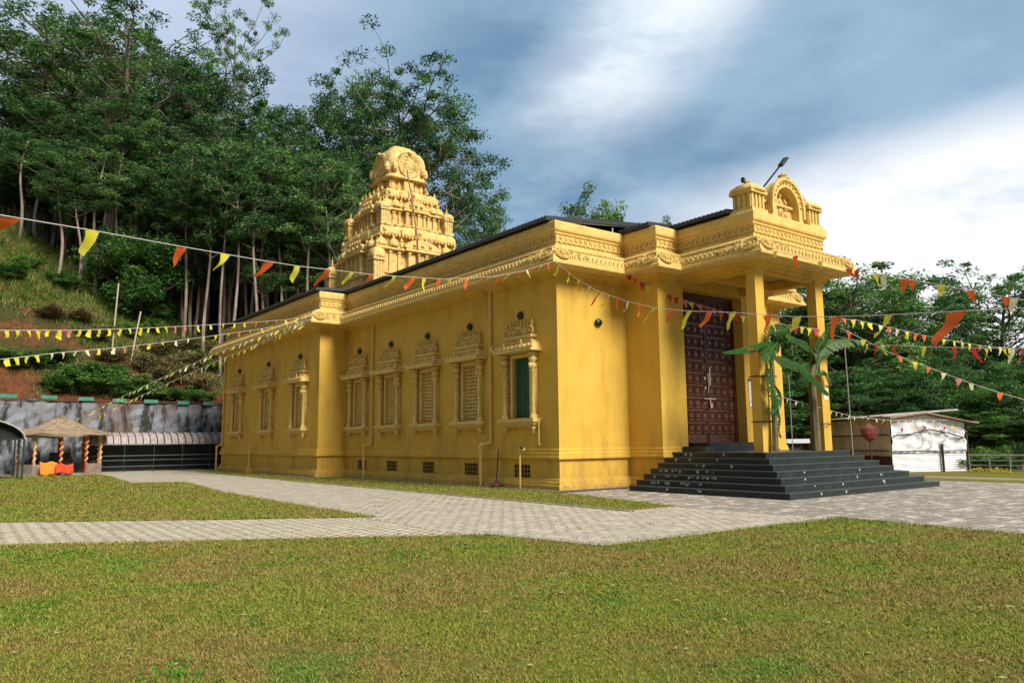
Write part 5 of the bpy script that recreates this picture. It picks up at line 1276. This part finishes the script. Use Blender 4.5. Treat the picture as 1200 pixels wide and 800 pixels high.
o = bpy.data.objects.new('flower_bed', me); col.objects.link(o); tag(o, 'low clump of yellow flowers at the foot of the pipe fence', 'flowers')
# spiky palm like plant at the right edge
q = at_depth(1193, 500, 36); pl = empty('fan_palm', (q.x, q.y, 0)); tag(pl, 'spiky yellow green fan palm at the right edge behind the fence', 'palm')
g_ = random.Random(4); b = MB(); rn = []
for i in range(70):
    a = g_.uniform(0, 6.28); e = g_.uniform(.25, 1.45); L_ = g_.uniform(.8, 1.25); d = Vector((math.cos(a)*math.cos(e), math.sin(a)*math.cos(e), math.sin(e))); s = Vector((-math.sin(a), math.cos(a), 0))*.05; p0 = Vector((0, 0, .5)); p1 = p0+d*L_*.55; p2 = p0+d*L_-Vector((0, 0, .18))
    b.add([p0, p1+s, p2, p1-s], [(0, 1, 2, 3)]); rn += [g_.random()]*4
b.r = rn; b.build('fronds', leafmat('palm_fronds', (.05, .10, .02), (.12, .20, .04), (.22, .28, .07)), pl)
b = MB(); b.tube([(0, 0, 0), (0, 0, .6)], [.1, .07], 7); b.build('trunk', BARK2, pl)

# tall grass over the slope
def slope_grass():
    g = np.random.default_rng(12); n = 230000
    x = g.uniform(-20, 12, n); y = 37.0+g.random(n)**.9*17
    c = np.interp(x, [a for a, _ in CREST], [b for _, b in CREST]); k = np.clip((y-36.9)/13, 0, 1)
    soil = np.sin(x*.55+np.sin(y*.8)*1.4)+np.sin(y*.9+x*.3)*.8
    keep = (g.random(n) < np.clip(k*1.7-.15-np.where(soil > .3, .45, 0), .05, 1))
    x, y, k = x[keep], y[keep], k[keep]
    z = np.array([hill_z(a, b) for a, b in zip(x, y)]); H = g.uniform(.2, .8, len(x))*(.5+.6*k)*(1+.7*np.sin(x*2.3+np.sin(y*1.9)*2)*np.sin(y*2.7+x))
    gm = mat('slope_grass_blades', (.10, .14, .024), .8, var=(.33, .27, .07), vscale=1.1, rnd=(.07, .15, .028), spec=.15)
    nt = gm.node_tree
    o = blades_mesh('slope_grass', gm, x, y, z-.03, np.full(len(x), .075), H, 9, .9); tag(o, 'tall yellow green grass growing over the hillside slope', 'grass', kind='stuff')
slope_grass()

# ------------------------------------------------------------------ banana plants tied to the porch columns
BAN = mat('banana_leaf', (.016, .060, .010), .6, var=(.035, .10, .014), vscale=6, trans=.25, spec=.12)
BANP = mat('pale_banana_leaf', (.07, .15, .035), .6, var=(.05, .11, .02), vscale=5, trans=.25)
STEM = mat('banana_stem', (.16, .11, .035), .6, var=(.07, .05, .02), vscale=5, stretch=(1, 1, .3)); ROPE = mat('brown_rope', (.06, .03, .02), .9)
def bleaf(pts, w, m, parent, side=(0, 0, 1), fold=.35, tears=True):
    w *= 1.4
    pts = [Vector(p) for p in pts]; n = 14; r_ = random.Random(int(pts[0].x*100)+len(pts)); mb = MB(); rows = []
    def sp(t):
        k = t*(len(pts)-1); i = min(int(k), len(pts)-2); f = k-i
        a = pts[max(i-1, 0)]; b_ = pts[i]; c = pts[i+1]; d = pts[min(i+2, len(pts)-1)]
        return .5*((2*b_)+(c-a)*f+(2*a-5*b_+4*c-d)*f*f+(3*b_-a-3*c+d)*f**3)
    sd = Vector(side)
    for i in range(n+1):
        t = i/n; p = sp(t); tg = (sp(min(1, t+.03))-sp(max(0, t-.03))).normalized(); s = tg.cross(sd)
        s = s.normalized() if s.length > .1 else Vector((1, 0, 0)); nn = s.cross(tg)
        ww = w*(max(0, math.sin(math.pi*min(1, max(0, (t-.12)/.9)))))**.55+.012
        rows.append([p+s*ww-nn*ww*fold, p+s*ww*.5-nn*ww*fold*.35, p, p-s*ww*.5-nn*ww*fold*.35, p-s*ww-nn*ww*fold])
    ns = 46
    for i in range(ns):            # the blade: strips torn apart along the veins
        t0, t1 = .10+.88*i/ns, .10+.88*(i+1)/ns
        for sg in (-1, 1):
            if tears and r_.random() < .04: continue
            a0, a1 = sp(t0), sp(t1); tg = (sp(min(1, t1+.03))-sp(max(0, t0-.03))).normalized(); s_ = tg.cross(sd); s_ = s_.normalized() if s_.length > .1 else Vector((1, 0, 0)); nn = s_.cross(tg)
            ww = w*(max(0.02, math.sin(math.pi*min(1, max(0, (t0-.08)/.93)))))**.5*r_.uniform(.95, 1.03); dr = r_.choice((0, 0, 0, 0, .05, .22))*ww if tears else 0
            sl_a = tg*ww*.35+Vector((0, 0, -1))*dr; g_ = (a1-a0)*r_.uniform(-.12, .0)
            m0, m1 = a0+s_*sg*ww*.5-nn*ww*fold*.3+sl_a*.4, a1+s_*sg*ww*.5-nn*ww*fold*.3+sl_a*.4-g_*.5
            e0, e1 = a0+s_*sg*ww-nn*ww*fold+sl_a, a1+s_*sg*ww-nn*ww*fold+sl_a-g_
            mb.add([a0, a1, m1, m0, e0, e1], [(0, 1, 2, 3), (3, 2, 5, 4)])
    lf = mb.build('leaf', m, parent)
    b = MB(); b.tube([sp(i/10) for i in range(11)], [.028*(1-i/11)+.006 for i in range(11)], 5); b.build('midrib', BANP, lf)
def WP(u, v, y): d = ray(u, v); return tuple(CAM+d*((y-CAM.y)/d.y))
b1 = empty('banana_plant', (4.98, -4.9, 1.2)); tag(b1, 'cut banana plant with torn dark leaves tied to the left porch column', 'banana plant')
def rel(pts, e): return [Vector(p)-e.location for p in pts]
b = MB(); b.tube(rel([WP(909, 528, -4.9), WP(907, 470, -4.85), WP(904, 415, -4.9), WP(906, 385, -4.9)], b1), [.10, .085, .07, .04], 8); b.build('stem', STEM, b1)
Y = -4.95
for pts, w, m, sd in (([WP(904, 415, Y), WP(895, 402, Y), WP(872, 408, Y-.2), WP(846, 413, Y-.4)], .17, BAN, (0, -.3, 1)),
                  ([WP(905, 412, Y), WP(900, 395, Y), WP(912, 388, Y-.2), WP(928, 384, Y-.3)], .18, BAN, (.2, -1, .3)),
                  ([WP(905, 415, Y), WP(912, 400, Y), WP(903, 412, Y-.3), WP(898, 425, Y-.4)], .2, BAN, (0, -1, .4)),
                  ([WP(905, 420, Y), WP(912, 420, Y), WP(940, 430, Y-.3), WP(972, 462, Y-.5)], .20, BAN, (-.2, -.8, .6)),
                  ([WP(905, 425, Y), WP(903, 440, Y), WP(908, 462, Y-.2), WP(914, 487, Y-.2)], .17, BAN, (.2, -1, .1)),
                  ([WP(906, 410, Y), WP(918, 392, Y), WP(935, 398, Y-.3), WP(948, 410, Y-.4)], .15, BAN, (0, -.8, .6)),
                  ([WP(906, 450, Y), WP(915, 462, Y), WP(912, 476, Y-.2), WP(903, 486, Y-.2)], .13, BAN, (.1, -1, .2)),
                  ([WP(911, 480, Y), WP(914, 492, Y), WP(913, 505, Y), WP(916, 512, Y)], .07, BAN, (.2, -1, .1))):
    bleaf(rel(pts, b1), w, m, b1, sd)
for z in (2.15, 3.6, 4.4):
    b = MB(); b.tube([tuple(Vector(p)-b1.location) for p in ((4.38, -4.75, z), (4.9, -4.77, z+.02), (5.06, -4.9, z), (4.92, -4.33, z), (4.4, -4.33, z), (4.38, -4.75, z))], .018, 4); b.build('rope', ROPE, b1)
b2 = empty('banana_plant', (7.85, -4.85, 1.2)); tag(b2, 'banana plant with brown stem and arching leaves tied to the right porch column', 'banana plant')
Y = -4.85
b = MB(); b.tube(rel([WP(957, 528, Y), WP(954, 480, Y), WP(951, 440, Y), WP(955, 415, Y)], b2), [.17, .15, .11, .06], 9); b.build('stem', STEM, b2)
for pts, w, m, sd in (([WP(955, 440, Y), WP(957, 424, Y), WP(945, 402, Y-.2), WP(920, 394, Y-.4)], .20, BAN, (0, -.7, .8)),
                  ([WP(957, 440, Y), WP(960, 415, Y), WP(978, 400, Y-.2), WP(1012, 399, Y-.5)], .22, BANP, (0, -.6, .8)),
                  ([WP(955, 435, Y), WP(958, 410, Y), WP(966, 398, Y-.1), WP(972, 385, Y-.2)], .12, BAN, (0, -1, .4)),
                  ([WP(955, 435, Y), WP(950, 425, Y), WP(938, 432, Y-.1), WP(930, 450, Y-.2)], .14, BAN, (0, -1, .3)),
                  ([WP(957, 440, Y), WP(966, 436, Y), WP(971, 442, Y-.1), WP(974, 452, Y-.2)], .10, BAN, (0, -1, .3))):
    bleaf(rel(pts, b2), w, m, b2, sd)
for z in (2.1, 3.4):
    b = MB(); b.tube([tuple(Vector(p)-b2.location) for p in ((7.65, -4.95, z), (8.44, -4.74, z+.02), (8.45, -4.33, z), (7.93, -4.33, z), (7.65, -4.95, z))], .018, 4); b.build('rope', ROPE, b2)

# ------------------------------------------------------------------ bunting
FC = {'o': mat('orange_flag', (.78, .13, .012), .75, trans=.3), 'y': mat('yellow_flag', (.74, .66, .05), .75, trans=.3), 'r': mat('red_flag', (.55, .035, .03), .75, trans=.3),
      'p': mat('pink_flag', (.62, .20, .16), .75, trans=.3), 'w': mat('pale_yellow_flag', (.78, .74, .42), .75, trans=.3)}
STRG = mat('pale_string', (.55, .50, .46), .8)
def plane_hit(u, v, A, B):
    d = ray(u, v); n = Vector((B.y-A.y, A.x-B.x, 0)); return CAM+d*(n.dot(A-CAM)/n.dot(d))
def bunting(A, B, ctrl, flags, size, label, shape='pennant', wind=(-.5, 0, 0), seed=0, sr=.008, group=None):
    r_ = random.Random(seed); A, B = Vector(A), Vector(B); pts = [plane_hit(u, v, A, B) for u, v in ctrl]
    us = [c[0] for c in ctrl]; vs = [c[1] for c in ctrl]
    root = empty('bunting', pts[0]); tag(root, label, 'bunting', group)
    fine = []
    for i in range(len(ctrl)-1):
        for k in range(4): f = k/4; fine.append(plane_hit(us[i]+(us[i+1]-us[i])*f, vs[i]+(vs[i+1]-vs[i])*f, A, B))
    fine.append(pts[-1])
    b = MB(); b.tube([p-root.location for p in fine], sr, 4); b.build('string', STRG, root)
    dirn = (B-A); dirn.z = 0; dirn.normalize()
    for (u, c) in flags:
        v = float(np.interp(u, us, vs)) if us[0] < us[-1] else float(np.interp(u, us[::-1], vs[::-1]))
        p = plane_hit(u, v, A, B)-root.location; s = size*r_.uniform(.85, 1.2); w = s*.36
        sw = Vector(wind)*r_.uniform(.1, 1.5)+Vector((r_.uniform(-.25, .25), r_.uniform(-.3, .3), 0)); ph = r_.uniform(0, 6); tw_ = r_.uniform(-.7, .7)
        V = []; n = 7
        for i in range(n+1):
            t = i/n; ww = w*(1-.75*t if shape == 'pennant' else 1-.25*t)*(1+.15*math.sin(ph+t*4))
            ax = Vector((dirn.x*math.cos(tw_*t)-dirn.y*math.sin(tw_*t), dirn.x*math.sin(tw_*t)+dirn.y*math.cos(tw_*t), 0))
            c_ = p+Vector((0, 0, -s*t*(1-.12*abs(sw.x))))+sw*s*t**1.3+Vector((-dirn.y, dirn.x, 0))*s*.13*math.sin(ph+t*5)*t
            tilt = Vector((0, 0, s*.12*math.sin(ph*2)*t))
            V += [c_-ax*ww+tilt, c_-ax*ww*.1+Vector((-dirn.y, dirn.x, 0))*s*.04*math.cos(ph+t*6), c_+ax*ww-tilt]
        mb = MB(); mb.add(V, [f for i in range(n) for f in ((3*i, 3*i+1, 3*i+4, 3*i+3), (3*i+1, 3*i+2, 3*i+5, 3*i+4))])
        mb.build('flag', FC[c], root, True)
Ec = Vector((-.84, -.84, 7.42))
bunting(at_depth(-60, 243, 6.6), Ec, [(-60, 243), (0, 252), (108, 270), (213, 289), (300, 304), (350, 312), (440, 322), (520, 327), (580, 324), (615, 317), (649, 306)],
        [(14, 'o'), (108, 'y'), (213, 'o'), (264, 'y'), (316, 'o'), (348, 'y'), (384, 'o'), (412, 'y'), (435, 'o'), (462, 'y'), (484, 'o'), (497, 'y'), (515, 'o'), (528, 'y'), (546, 'o'), (570, 'o'), (588, 'o'), (597, 'y'), (608, 'r'), (618, 'w'), (626, 'o'), (635, 'y'), (643, 'o')],
        .235, 'string of orange and yellow flags from the left foreground to the temple corner', wind=(-.55, .38, 0), seed=2, sr=.006)
bunting(Ec, at_depth(1290, 356, 6.2), [(650, 306), (675, 326), (700, 341), (735, 353), (765, 360), (800, 364), (858, 366), (930, 371), (985, 371), (1038, 369), (1118, 365), (1200, 361), (1280, 356)],
        [(655, 'y'), (667, 'y'), (678, 'y'), (682, 'o'), (691, 'w'), (703, 'o'), (714, 'y'), (724, 'o'), (736, 'w'), (749, 'o'), (767, 'y'), (787, 'o'), (808, 'y'), (831, 'o'), (859, 'y'), (899, 'o'), (934, 'y'), (980, 'o'), (1042, 'y'), (1120, 'o')],
        .31, 'string of large orange and yellow flags from the temple corner to the right foreground', wind=(-.32, .22, 0), seed=5, sr=.005)
def many(u0, u1, step, cols, seed):
    r_ = random.Random(seed); out = []; u = u0
    while u < u1: out.append((u, r_.choice(cols))); u += step*r_.uniform(.75, 1.25)
    return out
bunting((3.0, -1.0, 7.4), (8.2, -5.3, 5.6), [(733, 319), (765, 338), (805, 353), (850, 366), (900, 377), (945, 384), (962, 386)], many(737, 958, 8.5, 'yrpyro', 4), .25, 'string of small flags crossing in front of the door to the right column', wind=(-.2, -.2, 0), seed=6)
bunting((4.0, -5.45, 7.45), at_depth(1250, 360, 15), [(893, 291), (945, 303), (1005, 317), (1030, 322), (1062, 327), (1102, 334), (1140, 341), (1185, 349), (1240, 358)],
        [(908, 'y'), (932, 'o'), (960, 'y'), (994, 'o'), (1004, 'r'), (1026, 'y'), (1036, 'w'), (1060, 'o'), (1069, 'o'), (1102, 'y'), (1136, 'o'), (1179, 'o'), (1187, 'w'), (1215, 'y')], .30, 'string of flags under the porch eave running out to the upper right', wind=(-.2, -.3, 0), seed=8)
bunting((8.5, -4.8, 5.0), at_depth(1270, 409, 12.5), [(975, 392), (1016, 403), (1083, 406), (1156, 408), (1200, 408), (1260, 409)],
        [(1016, 'y'), (1026, 'r'), (1034, 'y'), (1048, 'r'), (1066, 'r'), (1083, 'y'), (1118, 'r'), (1141, 'r'), (1156, 'y'), (1177, 'y'), (1186, 'w'), (1199, 'r'), (1222, 'y'), (1240, 'o')], .27, 'level string of red and yellow flags right of the right porch column', wind=(-.1, -.2, 0), seed=9)
bunting((8.5, -4.6, 5.6), at_depth(1190, 405, 30), [(972, 372), (1003, 375), (1023, 379), (1056, 387), (1098, 396), (1150, 405), (1190, 408)], many(978, 1185, 11, 'yopwy', 3), .24, 'sagging string of tiny flags behind the level one on the right', wind=(-.2, 0, 0), seed=10)
bunting((8.5, -4.5, 5.2), at_depth(1200, 470, 26), [(985, 384), (1040, 412), (1072, 424), (1106, 437), (1138, 449), (1172, 460), (1200, 468)], [(995, 'o'), (1012, 'y'), (1055, 'o'), (1072, 'y'), (1088, 'o'), (1106, 'w'), (1124, 'p'), (1138, 'w'), (1172, 'o')], .25, 'string of few flags sloping down to the lower right before the trees', wind=(-.3, 0, 0), seed=11)
bunting(at_depth(975, 478, 27), at_depth(1100, 493, 34), [(905, 462), (970, 480), (1000, 488), (1040, 492), (1110, 492)], many(910, 1095, 8, 'wypw', 12), .16, 'low string of faded flags in front of the shed roof', seed=12)
q1, q2 = Vector(S(0, .2, 2.3)), Vector(S(Lf, .2, 2.3))
bunting(q1, q2, [(1047, 503), (1070, 500), (1092, 499), (1118, 500), (1133, 505)], [(1057, 'r'), (1071, 'y'), (1084, 'r'), (1096, 'y'), (1107, 'r'), (1118, 'y')], .19, 'short string of flags pinned on the white tarpaulin', wind=(0, 0, 0), seed=13)
E3 = (-2.36, 15.3, 7.45)
bunting(at_depth(-60, 387, 16), E3, [(-60, 386), (0, 387), (80, 387), (150, 385), (220, 382), (290, 378), (330, 375), (366, 370)], many(8, 362, 12.5, 'yyypyy', 14), .19, 'upper string of small yellow flags from the left edge to the rear temple eave', shape='sq', wind=(0, -.2, 0), seed=14)
bunting(at_depth(-60, 426, 18), E3, [(-60, 426), (0, 421), (70, 413), (140, 407), (200, 400), (260, 392), (320, 383), (366, 374)], many(8, 362, 15, 'yywyp', 15), .17, 'lower string of small yellow flags from the left edge to the rear temple eave', shape='sq', wind=(0, -.2, 0), seed=15)
bunting((GX+1.2, GY-1, 3.0), (-2.3, 15.3, 7.3), [(88, 492), (130, 471), (180, 447), (250, 415), (310, 392), (364, 374)], many(92, 360, 7, 'wywy', 16), .24, 'string of pale flags rising from the pavilion to the rear eave, the upper of two', seed=16, sr=.018)
bunting((GX+1.6, GY-1, 2.8), (-2.3, 15.5, 7.2), [(98, 497), (140, 475), (190, 452), (250, 425), (310, 399), (364, 377)], many(104, 360, 7, 'wyyp', 17), .24, 'string of pale flags rising from the pavilion to the rear eave, the lower of two', seed=17, sr=.018)
bunting((-2.4, 31.5, 6.0), (-.5, 33.5, 2.5), [(240, 418), (246, 440), (250, 465), (257, 500)], [(241, 'y'), (243, 'w'), (245, 'y'), (246.5, 'w'), (248, 'y'), (249, 'w'), (250.5, 'y'), (253, 'w'), (255, 'y')], .26, 'drooping strand of pale flags hanging at the rear left temple corner', seed=18)

# ------------------------------------------------------------------ litter on the lawns
def litter():
    g = np.random.default_rng(21); n = 900; r = 4.5*np.exp(g.random(n)*np.log(30/4.5)); th = R(37.5)+g.uniform(-R(40), R(40), n)
    x = CAM.x+np.sin(th)*r; y = CAM.y+np.cos(th)*r; ok = (x < 3) & (y < 16) & ~((x > -.8) & (y > -1)); x, y, r = x[ok], y[ok], r[ok]; n = len(x)
    a = g.uniform(0, 6.28, n); L_ = (.018+.0012*r)*g.uniform(.6, 1.4, n); W = L_*.45; z = np.where(g.random(n) < .5, .035, .03)
    V = np.empty((n, 4, 3)); ca, sa = np.cos(a), np.sin(a)
    V[:, 0] = np.stack([x-ca*L_, y-sa*L_, z], 1); V[:, 1] = np.stack([x+sa*W, y-ca*W, z+.008], 1); V[:, 2] = np.stack([x+ca*L_, y+sa*L_, z+.004], 1); V[:, 3] = np.stack([x-sa*W, y+ca*W, z+.002], 1)
    me = quads_mesh('fallen_leaves', V.reshape(-1, 3), np.repeat(g.random(n), 4), leafmat('dead_leaves', (.06, .035, .015), (.22, .13, .05), (.50, .42, .22), .1))
    o = bpy.data.objects.new('fallen_leaves', me); col.objects.link(o); tag(o, 'small dry leaves scattered over the lawn and paving', 'leaves', kind='stuff')
    # broad leaved weeds in darker tufts
    cx_, cy_ = [], []
    for (u, v, k) in ((205, 792, 60), (150, 690, 20), (470, 650, 40), (345, 655, 40), (40, 655, 60), (90, 650, 50), (520, 640, 30), (415, 752, 12), (700, 690, 24), (640, 700, 16), (880, 640, 20), (1000, 700, 16), (300, 720, 16), (120, 600, 20), (480, 648, 40)):
        q = gp(u, v); d = (q-CAM).length
        for i in range(k): cx_.append(q.x+g.normal()*.016*d); cy_.append(q.y+g.normal()*.03*d)
    x, y = np.array(cx_), np.array(cy_); d = np.hypot(x-CAM.x, y-CAM.y); x, y, d = [np.repeat(t, 5) for t in (x, y, d)]
    x = x+g.normal(size=len(x))*.012; y = y+g.normal(size=len(x))*.012
    gm = mat('weed_leaves', (.06, .17, .014), .7, var=(.09, .22, .02), vscale=4, spec=.2)
    o = blades_mesh('weeds', gm, x, y, np.full(len(x), .014), .010+.0012*d, g.uniform(.02, .05, len(x)), 31, 1.6); tag(o, 'dark green weeds growing in small tufts on the lawn', 'weeds', kind='stuff')
litter()
